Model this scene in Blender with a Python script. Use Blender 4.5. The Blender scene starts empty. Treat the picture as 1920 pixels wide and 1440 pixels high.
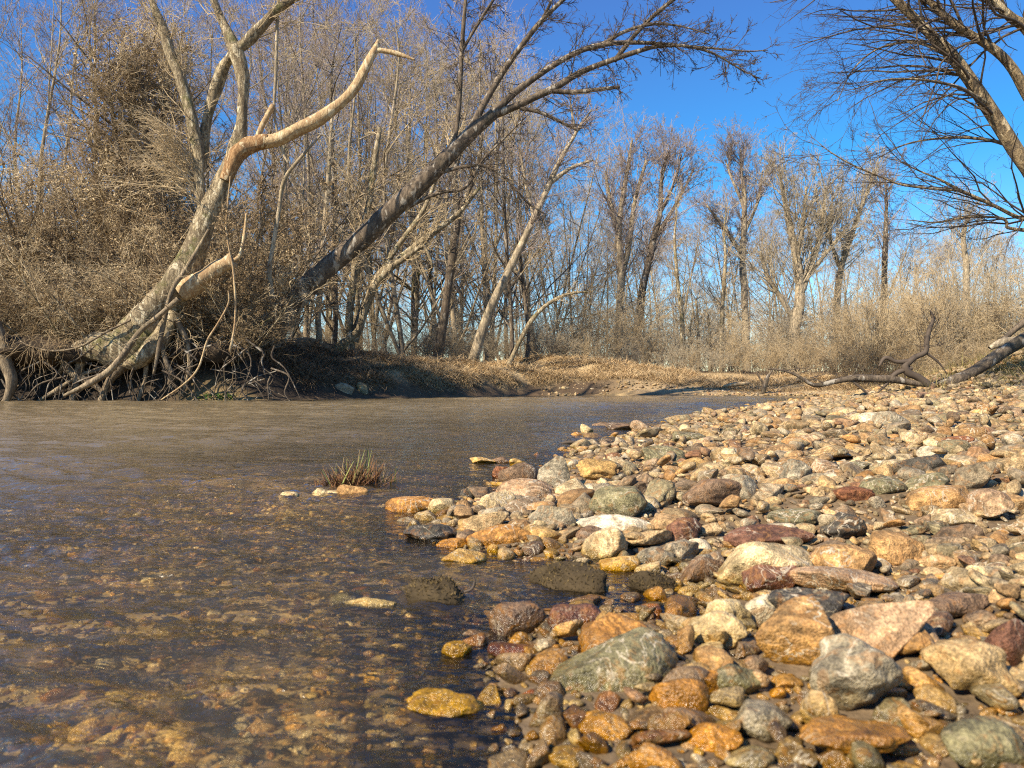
import bpy, bmesh, math
import numpy as np
from mathutils import Vector

R8 = np.random.default_rng
scene = bpy.context.scene
COL = scene.collection
CAMH = 0.40
F = 1440.0            # focal length in photo pixels (1920 wide)

# ------------------------------------------------------------------ helpers
def smooth(a, b, x):
    t = np.clip((np.asarray(x, float) - a) / (b - a), 0, 1)
    return t * t * (3 - 2 * t)

class SinNoise:
    """smooth pseudo noise: sums of random sines; works on (...,d) arrays"""
    def __init__(self, seed, d, n=14):
        r = R8(seed)
        k = r.normal(size=(n, d)); k /= np.linalg.norm(k, axis=1)[:, None]
        self.k = k * r.uniform(.7, 1.5, (n, 1)); self.p = r.uniform(0, 6.283, n); self.n = n
    def __call__(self, v, f=1.0):
        a = v @ (self.k.T * (f * 4.0)) + self.p
        return np.sin(a).sum(-1) * (1.6 / self.n ** .5) * .6

def mesh_np(name, V, Fc, mat=None, col=None, parent=None, flat=False):
    me = bpy.data.meshes.new(name)
    V = np.ascontiguousarray(V, np.float32)
    groups = Fc if isinstance(Fc, list) else [Fc]
    groups = [np.asarray(g, np.int32) for g in groups if len(g)]
    me.vertices.add(len(V)); me.vertices.foreach_set('co', V.ravel())
    nl = sum(g.size for g in groups); nf = sum(len(g) for g in groups)
    me.loops.add(nl); me.loops.foreach_set('vertex_index', np.concatenate([g.ravel() for g in groups]))
    st = []; o = 0
    for g in groups:
        st.append(o + np.arange(len(g)) * g.shape[1]); o += g.size
    me.polygons.add(nf); me.polygons.foreach_set('loop_start', np.concatenate(st).astype(np.int32))
    me.update(calc_edges=True)
    if flat:
        me.shade_flat()
    if col is not None:
        at = me.color_attributes.new('tint', 'FLOAT_COLOR', 'POINT')
        c = np.ones((len(V), 4), np.float32); c[:, :col.shape[1]] = col
        at.data.foreach_set('color', c.ravel())
    if mat: me.materials.append(mat)
    ob = bpy.data.objects.new(name, me); COL.objects.link(ob)
    if parent: ob.parent = parent
    return ob

def tag(o, label=None, cat=None, group=None, kind=None):
    if label: o['label'] = label
    if cat: o['category'] = cat
    if group: o['group'] = group
    if kind: o['kind'] = kind
    return o

def empty(name, loc, label, cat, group=None):
    o = bpy.data.objects.new(name, None); COL.objects.link(o); o.location = loc
    o.empty_display_size = .2
    return tag(o, label, cat, group)

# ------------------------------------------------------------------ terrain
EY = np.array([-6, 0, .85, 1.05, 1.20, 1.30, 1.42, 1.55, 1.66, 1.76, 1.9, 2.1, 2.4, 2.7, 3.2, 4.4, 7.2, 10.5, 16.5, 21, 26, 60.])
EX = np.array([.2, .09, .035, .02, -.02, .0, .22, .31, .27, .12, -.10, -.20, -.18, -.06, -.02, .42, 1.35, 2.75, 6.2, 9.6, 14, 50.])
BX = np.array([-90, -30, -12, -5.6, -3, -1.6, 0.5, 2.6, 6, 10, 16, 30, 90.])
BY = np.array([15, 16.5, 17.6, 18.5, 21, 23.4, 26, 27, 26.5, 26, 26.5, 30, 60.])
N2a, N2b, N2c = SinNoise(5, 2), SinNoise(6, 2), SinNoise(7, 2, 24)

def edge_x(y): return np.interp(y, EY, EX)
def bank_y(x): return np.interp(x, BX, BY)

def ground_z(x, y, detail=True):
    x = np.asarray(x, float); y = np.asarray(y, float)
    P = np.stack([x, y], -1)
    w = edge_x(y)
    dx = (edge_x(y + .2) - edge_x(y - .2)) / .4
    s = (x - w) / np.sqrt(1 + np.minimum(dx * dx, 2.0))
    gr = np.interp(s, [-12, -6, -2.5, -1, -.3, 0, .3, 1, 2, 3.5, 6, 12, 60],
                   [-.55, -.45, -.26, -.12, -.04, -.004, .02, .085, .18, .285, .35, .42, .8])
    t = y - bank_y(x) + .5 * N2a(P, .12) * smooth(0, 6, np.abs(x) + 1)
    left = np.interp(t, [-3, -.6, -.05, .1, .45, .8, 2, 6, 30, 200], [-.5, -.4, -.08, .12, .95, 1.35, 1.6, 1.8, 2.0, 2.6])
    mid = np.interp(t, [-3, -.6, 0, .35, .8, 1.4, 3.2, 6, 30, 200], [-.5, -.15, .02, .10, .42, .70, 1.16, 1.25, 1.4, 2.5])
    right = np.interp(t, [-3, -.6, 0, .8, 2.2, 5, 9, 30, 200], [-.5, -.15, .02, .07, .35, .62, .8, 1.1, 2.5])
    a = smooth(-6.7, -5.2, x); b = smooth(3.0, 9.5, x)
    bank = left * (1 - a) + a * (mid * (1 - b) + right * b)
    land = smooth(-1.0, 2.2, t)
    bank = bank + land * (.16 * N2b(P, .22) + .06 * N2a(P, .7)) * smooth(.3, 2.5, t)
    z = np.where(t > -3, np.maximum(bank, np.minimum(gr, .6)), gr)
    zmix = smooth(-4.5, -3, t)
    z = gr * (1 - zmix) + zmix * np.where(t > -3, np.where(s < 0, np.maximum(bank, -.5 + 0 * t), np.maximum(bank, gr)), gr)
    # bank behind the gravel bar where the log lies
    z = z + .85 * np.exp(-(((x - 11.2) / 3.0) ** 2 + ((y - 14.6) / 2.6) ** 2))
    if detail:
        near = smooth(14, 2, np.abs(y)) * smooth(-.6, .3, s)
        z = z + near * (.016 * N2c(P, 1.1) + .008 * N2a(P, 3.0))
    return z

def ray_ground(px, py):
    """where the view ray through a photo pixel meets the ground or the water"""
    d = np.array([(px - 960) / F, 1, (720 - py) / F])
    ts = np.concatenate([np.arange(.4, 6, .004), np.arange(6, 60, .03)])
    zz = CAMH + d[2] * ts
    g = np.maximum(ground_z(d[0] * ts, ts, False), 0)
    i = np.argmax(zz <= g)
    t = ts[i] if zz[i] <= g[i] else 15.
    return d[0] * t, t, max(float(ground_z(d[0] * t, t, False)), 0.)

def pt(px, py, D):
    return np.array([(px - 960) / F * D, D, CAMH + (720 - py) / F * D])

# ------------------------------------------------------------------ materials
class NT:
    def __init__(self, name):
        self.m = bpy.data.materials.new(name); self.m.use_nodes = True
        self.t = self.m.node_tree; self.t.nodes.clear()
        self.out = self.n('ShaderNodeOutputMaterial')
    def n(self, typ, **kw):
        nd = self.t.nodes.new(typ)
        for k, v in kw.items(): setattr(nd, k, v)
        return nd
    def l(self, a, b): self.t.links.new(a, b)
    def noise(self, vec, scale, det=3, rough=.55, dist=0.):
        nd = self.n('ShaderNodeTexNoise'); nd.inputs['Scale'].default_value = scale
        nd.inputs['Detail'].default_value = det; nd.inputs['Roughness'].default_value = rough
        nd.inputs['Distortion'].default_value = dist
        if vec: self.l(vec, nd.inputs['Vector'])
        return nd.outputs['Fac']
    def ramp(self, fac, stops):
        r = self.n('ShaderNodeValToRGB'); e = r.color_ramp.elements
        while len(e) < len(stops): e.new(.5)
        for i, (p, c) in enumerate(stops):
            e[i].position = p; e[i].color = (*c, 1) if len(c) == 3 else c
        self.l(fac, r.inputs[0]); return r.outputs[0]
    def mix(self, fac, a, b, mode='MIX'):
        nd = self.n('ShaderNodeMix', data_type='RGBA', blend_type=mode)
        for s, v in ((nd.inputs['Factor'], fac), (nd.inputs[6], a), (nd.inputs[7], b)):
            if isinstance(v, (int, float)): s.default_value = v
            elif isinstance(v, tuple): s.default_value = (*v, 1) if len(v) == 3 else v
            else: self.l(v, s)
        return nd.outputs[2]
    def math(self, op, a, b=0., c=None, clamp=False):
        nd = self.n('ShaderNodeMath', operation=op, use_clamp=clamp)
        for i, v in enumerate((a, b, c)):
            if v is None: continue
            if isinstance(v, (int, float)): nd.inputs[i].default_value = v
            else: self.l(v, nd.inputs[i])
        return nd.outputs[0]
    def maprange(self, v, a, b, c, d, smooth=False):
        nd = self.n('ShaderNodeMapRange'); nd.clamp = True
        if smooth: nd.interpolation_type = 'SMOOTHSTEP'
        self.l(v, nd.inputs[0])
        for i, x in enumerate((a, b, c, d)): nd.inputs[1 + i].default_value = x
        return nd.outputs[0]
    def bsdf(self, col, rough=.7, spec=.3, bump=None, bstr=.3, bdist=.01):
        p = self.n('ShaderNodeBsdfPrincipled')
        for key, v in (('Base Color', col), ('Roughness', rough), ('Specular IOR Level', spec)):
            s = p.inputs[key]
            if isinstance(v, (int, float)): s.default_value = v
            elif isinstance(v, tuple): s.default_value = (*v, 1)
            else: self.l(v, s)
        if bump is not None:
            b = self.n('ShaderNodeBump'); b.inputs['Strength'].default_value = bstr; b.inputs['Distance'].default_value = bdist
            self.l(bump, b.inputs['Height']); self.l(b.outputs[0], p.inputs['Normal'])
        self.l(p.outputs[0], self.out.inputs[0]); return p

def mat_stone():
    k = NT('river_stone'); geo = k.n('ShaderNodeNewGeometry'); pos = geo.outputs['Position']
    at = k.n('ShaderNodeAttribute', attribute_name='tint')
    oi = k.n('ShaderNodeObjectInfo')
    n1 = k.noise(pos, 16, 4, .6, .6); n2 = k.noise(pos, 75, 4, .65); n3 = k.noise(pos, 300, 2, .6)
    n4 = k.noise(pos, 34, 3, .5, 1.8)
    m = k.maprange(n1, .32, .68, .5, 1.4); m2 = k.maprange(n2, .34, .66, .6, 1.35); m3 = k.maprange(n3, .32, .68, .68, 1.3)
    f = k.math('MULTIPLY', k.math('MULTIPLY', m, m2), m3)
    c = k.mix(1., at.outputs['Color'], k.n('ShaderNodeCombineColor').outputs[0], 'MIX')
    cc = k.n('ShaderNodeCombineColor'); [k.l(f, cc.inputs[i]) for i in range(3)]
    c = k.mix(1., at.outputs['Color'], cc.outputs[0], 'MULTIPLY')
    # iron staining and pale mineral patches, strength kept in the tint's alpha
    st = k.maprange(n4, .52, .66, 0, 1, True)
    c = k.mix(k.math('MULTIPLY', st, .42), c, (.36, .17, .055))
    pale = k.math('MULTIPLY', k.maprange(k.noise(pos, 52, 5, .7, .8), .55, .62, 0, 1, True), at.outputs['Alpha'])
    c = k.mix(pale, c, (.46, .37, .22))
    dk = k.maprange(k.noise(pos, 140, 3, .7), .62, .7, 0, .55)
    c = k.mix(dk, c, (.05, .042, .033))
    # thin quartz veins and mineral bands, only in some patches of ground
    vn = k.noise(pos, 13, 3, .55, 1.4); vm = k.maprange(k.noise(pos, 5.5, 1, .5), .5, .6, 0, .8)
    vein = k.math('MULTIPLY', k.maprange(k.math('ABSOLUTE', k.math('SUBTRACT', vn, .5)), .006, .016, 1, 0), vm)
    c = k.mix(vein, c, (.55, .47, .34))
    bd = k.maprange(k.math('SINE', k.math('MULTIPLY', k.noise(pos, 7, 2, .5, .5), 90)), -.4, .8, .72, 1.12)
    bm_ = k.maprange(k.noise(pos, 6.5, 1, .5), .52, .58, 0, 1)
    bc = k.n('ShaderNodeCombineColor'); [k.l(bd, bc.inputs[i]) for i in range(3)]
    c = k.mix(bm_, c, k.mix(1., c, bc.outputs[0], 'MULTIPLY'))
    sep = k.n('ShaderNodeSeparateXYZ'); k.l(pos, sep.inputs[0])
    wz = k.math('ADD', sep.outputs[2], k.math('MULTIPLY', k.math('SUBTRACT', n1, .5), .05))
    yfar = k.maprange(sep.outputs[1], 1.18, 1.65, .095, .034)
    wet = k.n('ShaderNodeMapRange'); wet.interpolation_type = 'SMOOTHSTEP'; wet.clamp = True
    k.l(wz, wet.inputs[0]); k.l(yfar, wet.inputs[1]); wet.inputs[2].default_value = .008
    wet.inputs[3].default_value = 0; wet.inputs[4].default_value = 1
    w = wet.outputs[0]
    hsv = k.n('ShaderNodeHueSaturation'); hsv.inputs['Saturation'].default_value = 1.3; hsv.inputs['Value'].default_value = .72
    k.l(c, hsv.inputs['Color'])
    c = k.mix(w, c, hsv.outputs[0])
    rough = k.mix(w, (.78,) * 3, (.17,) * 3)
    spec = k.mix(w, (.25,) * 3, (.7,) * 3)
    h = k.math('ADD', k.math('MULTIPLY', n2, .6), k.math('ADD', k.math('MULTIPLY', n3, .25), k.math('MULTIPLY', n4, .3)))
    k.bsdf(c, rough, spec, h, .8, .011)
    return k.m

def mat_bark(name, base, dark, patch=None, moss=0., scale=1., rough_bump=.5):
    k = NT(name); tc = k.n('ShaderNodeTexCoord')
    mp = k.n('ShaderNodeMapping'); mp.inputs['Scale'].default_value = (1, 1, .35); k.l(tc.outputs['Object'], mp.inputs[0])
    v = mp.outputs[0]
    n1 = k.noise(v, 3.2 * scale, 5, .6, 1.2); n2 = k.noise(v, 13 * scale, 5, .7, .8); n3 = k.noise(v, 45 * scale, 3, .6)
    c = k.ramp(n1, [(.32, dark), (.6, base)])
    c = k.mix(k.maprange(n2, .43, .56, .9, 0.), c, dark)
    if patch: c = k.mix(k.maprange(k.noise(v, 5.5 * scale, 4, .6, .6), .56, .63, 0, .85, True), c, patch)
    if moss: c = k.mix(k.math('MULTIPLY', k.maprange(k.noise(tc.outputs['Object'], 1.3, 5, .7), .54, .66, 0, 1), moss), c, (.11, .115, .03))
    h = k.math('ADD', n2, k.math('MULTIPLY', n3, .5))
    k.bsdf(c, .85, .2, h, rough_bump, .05)
    return k.m

def mat_twig(name, a, b, scale=.8):
    k = NT(name); geo = k.n('ShaderNodeNewGeometry'); oi = k.n('ShaderNodeObjectInfo')
    n = k.noise(geo.outputs['Position'], scale, 3, .6)
    f = k.math('ADD', k.maprange(n, .3, .7, 0, .8), k.math('MULTIPLY', k.math('SUBTRACT', oi.outputs['Random'], .5), .6), None, True)
    k.bsdf(k.mix(f, a, b), .75, .25)
    return k.m

def mat_attr(name, rough=.85, nscale=60., lo=.7, hi=1.25, bump=.3):
    k = NT(name); geo = k.n('ShaderNodeNewGeometry'); at = k.n('ShaderNodeAttribute', attribute_name='tint')
    n = k.noise(geo.outputs['Position'], nscale, 5, .65); f = k.maprange(n, .3, .7, lo, hi)
    n2 = k.noise(geo.outputs['Position'], nscale * .12, 4, .6); f2 = k.maprange(n2, .3, .7, .75, 1.2)
    ff = k.math('MULTIPLY', f, f2)
    cc = k.n('ShaderNodeCombineColor'); [k.l(ff, cc.inputs[i]) for i in range(3)]
    k.bsdf(k.mix(1., at.outputs['Color'], cc.outputs[0], 'MULTIPLY'), rough, .25, n, bump, .02)
    return k.m

def mat_water():
    k = NT('river_water'); geo = k.n('ShaderNodeNewGeometry')
    mp = k.n('ShaderNodeMapping'); mp.inputs['Scale'].default_value = (.4, 1, 1); mp.inputs['Rotation'].default_value = (0, 0, math.radians(-14))
    k.l(geo.outputs['Position'], mp.inputs[0])
    h = k.math('ADD', k.noise(mp.outputs[0], 40, 3, .55, .5), k.math('MULTIPLY', k.noise(mp.outputs[0], 75, 2, .5), .35))
    b = k.n('ShaderNodeBump'); b.inputs['Strength'].default_value = .75; b.inputs['Distance'].default_value = .010
    k.l(h, b.inputs['Height'])
    fr = k.n('ShaderNodeFresnel'); fr.inputs['IOR'].default_value = 1.42; k.l(b.outputs[0], fr.inputs['Normal'])
    gl = k.n('ShaderNodeBsdfGlossy'); gl.inputs['Roughness'].default_value = .05; k.l(b.outputs[0], gl.inputs['Normal'])
    gl.inputs['Color'].default_value = (1, 1, 1, 1)
    tr = k.n('ShaderNodeBsdfTransparent'); tr.inputs['Color'].default_value = (.93, .9, .78, 1)
    rf = k.n('ShaderNodeBsdfRefraction'); rf.inputs['IOR'].default_value = 1.33; rf.inputs['Roughness'].default_value = 0.
    rf.inputs['Color'].default_value = (.95, .9, .76, 1); k.l(b.outputs[0], rf.inputs['Normal'])
    m1 = k.n('ShaderNodeMixShader'); m1.inputs[0].default_value = .36; k.l(tr.outputs[0], m1.inputs[1]); k.l(rf.outputs[0], m1.inputs[2])
    # suspended silt: what the deeper water scatters back
    at = k.n('ShaderNodeAttribute', attribute_name='tint')
    sc = k.n('ShaderNodeBsdfDiffuse'); sc.inputs['Color'].default_value = (.44, .335, .19, 1); k.l(b.outputs[0], sc.inputs['Normal'])
    ms = k.n('ShaderNodeMixShader'); k.l(at.outputs['Fac'], ms.inputs[0]); k.l(m1.outputs[0], ms.inputs[1]); k.l(sc.outputs[0], ms.inputs[2])
    m2 = k.n('ShaderNodeMixShader'); k.l(fr.outputs[0], m2.inputs[0]); k.l(ms.outputs[0], m2.inputs[1]); k.l(gl.outputs[0], m2.inputs[2])
    k.l(m2.outputs[0], k.out.inputs[0])
    return k.m

M_STONE = mat_stone()
M_PALE = mat_bark('pale_bark', (.46, .37, .23), (.12, .09, .055), (.60, .52, .36), .75, 1.5, .9)
M_GREY = mat_bark('grey_bark', (.50, .41, .28), (.19, .15, .10), None, .2)
M_DARK = mat_bark('dark_bark', (.19, .145, .10), (.065, .05, .037), (.36, .32, .26), .1)
M_RIGHT = mat_bark('flaking_bark', (.34, .25, .14), (.10, .075, .05), (.52, .42, .27), .1, 1.6, .8)
M_DEAD = mat_bark('dead_wood', (.54, .41, .23), (.30, .19, .10), (.60, .50, .33), 0., 1.5)
M_ORANGE = mat_bark('torn_wood', (.42, .26, .125), (.17, .09, .04), (.52, .42, .26), 0., 1.8)
M_ROOT = mat_bark('root_bark', (.36, .28, .18), (.12, .09, .06), None, .1)
M_TW_TAN = mat_twig('tan_twigs', (.54, .42, .25), (.33, .25, .15))
M_TW_GREY = mat_twig('grey_twigs', (.46, .385, .27), (.29, .24, .165))
M_TW_BROWN = mat_twig('brown_twigs', (.34, .245, .135), (.14, .098, .055), 1.2)
M_TW_PURP = mat_twig('purple_twigs', (.36, .29, .245), (.26, .205, .175))
M_TW_DARK = mat_twig('dark_twigs', (.10, .075, .055), (.06, .045, .035))
M_GRASS = mat_attr('dry_grass', .8, 9., .75, 1.2, .1)
M_GROUND = mat_attr('river_ground', .9, 28., .6, 1.35, .6)
M_WATER = mat_water()

# ------------------------------------------------------------------ tubes and growth
def tube(P, R, m=3, rough=None, rng=None):
    """P (n,k,3), R (n,k): n tapering tubes -> verts, quads"""
    n, k, _ = P.shape
    T = np.gradient(P, axis=1); T /= np.linalg.norm(T, axis=2, keepdims=True) + 1e-9
    mean = T.mean(1); a = np.where(np.abs(mean[:, 2:3]) > .75, np.array([[1., .2, 0]]), np.array([[.1, .15, 1.]]))
    ref = a - (a * mean).sum(1, keepdims=True) * mean
    ref = np.repeat(ref[:, None], k, 1)
    U = ref - (ref * T).sum(2, keepdims=True) * T; U /= np.linalg.norm(U, axis=2, keepdims=True) + 1e-9
    W = np.cross(T, U)
    an = np.arange(m) / m * 2 * np.pi
    rr = R[:, :, None, None]
    if rough is not None:
        rr = rr * (1 + rough)[..., None]
    V = P[:, :, None, :] + rr * (np.cos(an)[None, None, :, None] * U[:, :, None] + np.sin(an)[None, None, :, None] * W[:, :, None])
    V = V.reshape(-1, 3)
    i = np.arange(n)[:, None, None] * (k * m); j = np.arange(k - 1)[None, :, None] * m; q = np.arange(m)[None, None, :]
    q2 = (q + 1) % m; b = i + j
    Fq = np.stack([b + q, b + q2, b + m + q2, b + m + q], -1).reshape(-1, 4)
    return V, Fq

def join(parts):
    Vs, Fs, o = [], [], 0
    for V, Fq in parts:
        Vs.append(V); Fs.append(Fq + o); o += len(V)
    return np.concatenate(Vs), np.concatenate(Fs)

def spawn(P, R, per, k, ratio, spread, rng, wig=.12, up=0., bias=(0, 0, 0), t0=.15, t1=1., rr=.55, rmin=.004, tip=.3, shrink=.5, lenabs=None, weights=None, slim=.011):
    N, K, _ = P.shape
    L = np.linalg.norm(np.diff(P, axis=1), axis=2).sum(1)
    if weights is not None:
        cnt = np.maximum((per * weights).astype(int), 0); idx = np.repeat(np.arange(N), cnt)
    else: idx = np.repeat(np.arange(N), per)
    n = len(idx)
    t = t0 + (t1 - t0) * rng.random(n)
    f = t * (K - 1); i0 = np.minimum(f.astype(int), K - 2); fr = (f - i0)[:, None]
    A = P[idx, i0]; B = P[idx, i0 + 1]
    pos = A * (1 - fr) + B * fr; tan = B - A; tan /= np.linalg.norm(tan, axis=1, keepdims=True) + 1e-9
    r = R[idx, i0] * (1 - fr[:, 0]) + R[idx, i0 + 1] * fr[:, 0]
    q = rng.normal(size=(n, 3)); q -= (q * tan).sum(1, keepdims=True) * tan; q /= np.linalg.norm(q, axis=1, keepdims=True) + 1e-9
    an = np.radians(spread) * rng.uniform(.65, 1.35, n)[:, None]
    d = tan * np.cos(an) + q * np.sin(an) + np.array(bias)
    d /= np.linalg.norm(d, axis=1, keepdims=True)
    ln = (L[idx] * ratio if lenabs is None else lenabs) * (1 - shrink * t) * rng.uniform(.55, 1.25, n)
    out = np.empty((n, k, 3)); out[:, 0] = pos
    bend = rng.normal(size=(n, 3)) * wig
    for j in range(1, k):
        d = d + rng.normal(size=(n, 3)) * wig + bend * .5 + np.array([0, 0, up])
        d /= np.linalg.norm(d, axis=1, keepdims=True)
        out[:, j] = out[:, j - 1] + d * (ln / (k - 1))[:, None]
    r0 = np.maximum(np.minimum(r * rr * rng.uniform(.7, 1.2, n), ln * slim), rmin)
    Ro = r0[:, None] * np.linspace(1, tip, k)[None]
    return out, np.maximum(Ro, rmin * .6)

def spline(pts, n):
    """Catmull-Rom through rows of any width, n samples"""
    p = np.asarray(pts, float)
    if len(p) < 3: return np.stack([np.interp(np.linspace(0, len(p) - 1, n), np.arange(len(p)), p[:, c]) for c in range(p.shape[1])], 1)
    q = np.vstack([2 * p[0] - p[1], p, 2 * p[-1] - p[-2]])
    u = np.linspace(0, len(p) - 1 - 1e-6, n); i = u.astype(int); t = (u - i)[:, None]
    a, b, c, d = q[i], q[i + 1], q[i + 2], q[i + 3]
    return .5 * (2 * b + (c - a) * t + (2 * a - 5 * b + 4 * c - d) * t * t + (3 * b - a - 3 * c + d) * t ** 3)

def traced(rows, D, n=28):
    """rows (px, py, width_px[, depth offset]) -> points, radii at distance D"""
    rr = [(r[0], r[1], r[2], r[3] if len(r) > 3 else 0.) for r in rows]
    s = spline(rr, n); d = D + s[:, 3]
    P = np.stack([(s[:, 0] - 960) / F * d, d, CAMH + (720 - s[:, 1]) / F * d], 1)
    return P[None], (np.maximum(s[:, 2], 1.) / 2 / F * d)[None]

def limb_mesh(limbs, m=12, seed=1, amp=.12):
    out = []
    ns = SinNoise(seed, 3)
    for P, R in limbs:
        Pc = np.concatenate([P, P[:, -1:] + (P[:, -1:] - P[:, -2:-1]) * .02], 1); Rc = np.concatenate([R, R[:, -1:] * .02], 1)
        V, Fq = tube(Pc, Rc, m)
        c = np.repeat(Pc.reshape(-1, 3), m, 0); rad = np.repeat(Rc.reshape(-1), m)
        nn = ns(V, .9) * .6 + ns(V * np.array([1, 1, .4]), 3.) * .4
        if m >= 12:        # lengthwise ridges and flutes
            kk = Pc.shape[1]; th = np.tile(np.arange(m) / m * 2 * np.pi, kk); sl = np.repeat(np.linspace(0, 1, kk), m)
            rd = R8(seed + kk)
            for q in (2, 3, 5, 7): nn = nn + .42 / q ** .5 * np.sin(q * th + rd.uniform(0, 6.28) + 2.2 * np.sin(sl * rd.uniform(3, 9) + rd.uniform(0, 6)))
        V = c + (V - c) * (1 + amp * nn)[:, None]
        out.append((V, Fq))
    return join(out)

def pad(L, K):
    """resample (n,k) batches to K points so that batches can be concatenated"""
    P, R = L; u = np.linspace(0, P.shape[1] - 1, K); i = np.minimum(u.astype(int), P.shape[1] - 2); f = (u - i)
    return P[:, i] * (1 - f)[None, :, None] + P[:, i + 1] * f[None, :, None], R[:, i] * (1 - f) + R[:, i + 1] * f

def cat(ls):
    K = max(l[0].shape[1] for l in ls); ls = [pad(l, K) for l in ls]
    return np.concatenate([l[0] for l in ls]), np.concatenate([l[1] for l in ls])

# ---- generic bare trees of unit design, reused with obj.copy()
def make_tree(H, seed, trunk_r=.16, limbs=16, spread=38, up=.12, first=.28, lean=.05, twig=(7, 6, 5), fork=0, dens=1., wig=.1, limb_ratio=.45, rt=.006):
    rng = R8(seed)
    stems = []
    for f in range(1 + fork):
        top = np.array([rng.normal() * lean * H + (f * .09 * H * (1 if f % 2 else -1)), rng.normal() * lean * H, H * (.93 - .06 * f)])
        base = np.array([rng.normal() * .02 * H * (f > 0), 0, -.3])
        mid = base * .5 + top * .5 + np.array([rng.normal(), rng.normal(), 0]) * .03 * H
        p = spline([base, base * .75 + mid * .25 + np.array([rng.normal(), 0, 0]) * .012 * H, mid, top * .7 + mid * .3 + rng.normal(size=3) * .01 * H, top], 14)
        r = trunk_r * np.array([1.25] + list(np.linspace(1, .12, 13))) * (1 - .2 * f)
        stems.append((p[None], r[None]))
    T = cat(stems)
    L1 = spawn(*T, int(limbs), 7, limb_ratio, spread, rng, wig * .7, up, t0=first, t1=.97, rr=.5, rmin=.012, shrink=.55, slim=.016)
    L2 = spawn(*L1, twig[0], 5, .5, 36, rng, wig, up * .8, t0=.2, rr=.5, rmin=rt * 1.5)
    L3 = spawn(*L2, twig[1], 4, .5, 36, rng, wig * 1.2, up * .6, t0=.15, rr=.55, rmin=rt)
    L4 = spawn(*L3, twig[2], 3, .55, 34, rng, wig * 1.3, up * .5, t0=.2, rr=.6, rmin=rt * .75, tip=.5)
    V1, F1 = limb_mesh([(T[0][i:i + 1], T[1][i:i + 1]) for i in range(len(T[0]))], 8, seed)
    tr = (V1, F1)
    V2, F2 = tube(*L1, 5)
    cr = join([tube(*L2, 4), tube(*L3, 3), tube(*L4, 3)])
    return join([tr, (V2, F2)]), cr

def make_shrub(H, seed, stems=14, lean=.35, twig=(9, 7, 4), wig=.13, up=.06, droop=0., rt=.004, sr=.02):
    rng = R8(seed)
    d0 = rng.normal(size=(stems, 3)) * lean; d0[:, 2] = 1; d0 /= np.linalg.norm(d0, axis=1, keepdims=True)
    k = 8; P = np.empty((stems, k, 3)); P[:, 0] = np.c_[rng.normal(size=(stems, 2)) * .09 * H, np.full(stems, -.2)]
    ln = H * rng.uniform(.6, 1.1, stems); d = d0
    for j in range(1, k):
        d = d + rng.normal(size=(stems, 3)) * .07 + np.array([0, 0, .05 - droop * j / k]); d /= np.linalg.norm(d, axis=1, keepdims=True)
        P[:, j] = P[:, j - 1] + d * (ln / (k - 1))[:, None]
    S = (P, np.linspace(sr, sr * .25, k)[None] * rng.uniform(.6, 1.2, (stems, 1)))
    L2 = spawn(*S, twig[0], 5, .42, 40, rng, wig, up, t0=.12, rr=.6, rmin=rt * 1.4)
    L3 = spawn(*L2, twig[1], 4, .5, 42, rng, wig * 1.2, up * .5 - droop * .15, t0=.1, rr=.6, rmin=rt)
    L4 = spawn(*L3, twig[2], 3, .5, 45, rng, wig * 1.3, -droop * .2, t0=.15, rr=.7, rmin=rt * .8, tip=.6)
    return tube(*S, 5), join([tube(*L2, 3), tube(*L3, 3), tube(*L4, 3)])

class Proto:
    """mesh data of one kind of plant, linked into the scene only by its copies"""
    def __init__(self, name, H, woody, fine, m1, m2, n1='trunk', n2='crown'):
        self.H = H; self.n = (n1, n2); self.kind = name
        self.a = mesh_np(n1, *woody, m1); self.b = mesh_np(n2, *fine, m2)
        for o in (self.a, self.b): COL.objects.unlink(o)
    def put(self, x, y, H, rot, label, cat, group=None, mat=None, bark=None, z=None, sx=1., tilt=(0, 0)):
        zz = float(ground_z(x, y)) if z is None else z
        e = empty(self.kind, (x, y, zz), label, cat, group)
        e.rotation_euler = (tilt[0], tilt[1], rot); s = H / self.H; e.scale = (s * sx, s * sx, s)
        for src, mm in ((self.a, bark), (self.b, mat)):
            c = src.copy(); COL.objects.link(c); c.parent = e
            if mm:
                c.material_slots[0].link = 'OBJECT'; c.material_slots[0].material = mm
        return e

# ------------------------------------------------------------------ world, sun, camera
SUN = np.array([-.58, -.53, .62]); SUN /= np.linalg.norm(SUN)
world = bpy.data.worlds.new('World'); scene.world = world; world.use_nodes = True
wt = world.node_tree; wt.nodes.clear()
sky = wt.nodes.new('ShaderNodeTexSky'); sky.sky_type = 'NISHITA'; sky.sun_disc = False
sky.sun_elevation = math.asin(SUN[2]); sky.sun_rotation = math.atan2(SUN[0], SUN[1])
sky.air_density = 1.0; sky.dust_density = 0.; sky.ozone_density = 3.2
hs = wt.nodes.new('ShaderNodeHueSaturation'); hs.inputs['Saturation'].default_value = 1.42; hs.inputs['Hue'].default_value = .5
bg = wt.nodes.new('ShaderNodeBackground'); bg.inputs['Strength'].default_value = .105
wo = wt.nodes.new('ShaderNodeOutputWorld')
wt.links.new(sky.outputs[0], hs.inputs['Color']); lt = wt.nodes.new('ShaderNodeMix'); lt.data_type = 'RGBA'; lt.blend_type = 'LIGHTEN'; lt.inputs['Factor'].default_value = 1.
lt.inputs[7].default_value = (.42, 1.15, 3.0, 1)      # floor added to the zenith colour so the water reflects a brighter sky
wt.links.new(hs.outputs[0], lt.inputs[6]); wt.links.new(lt.outputs[2], bg.inputs['Color']); wt.links.new(bg.outputs[0], wo.inputs[0])
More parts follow.
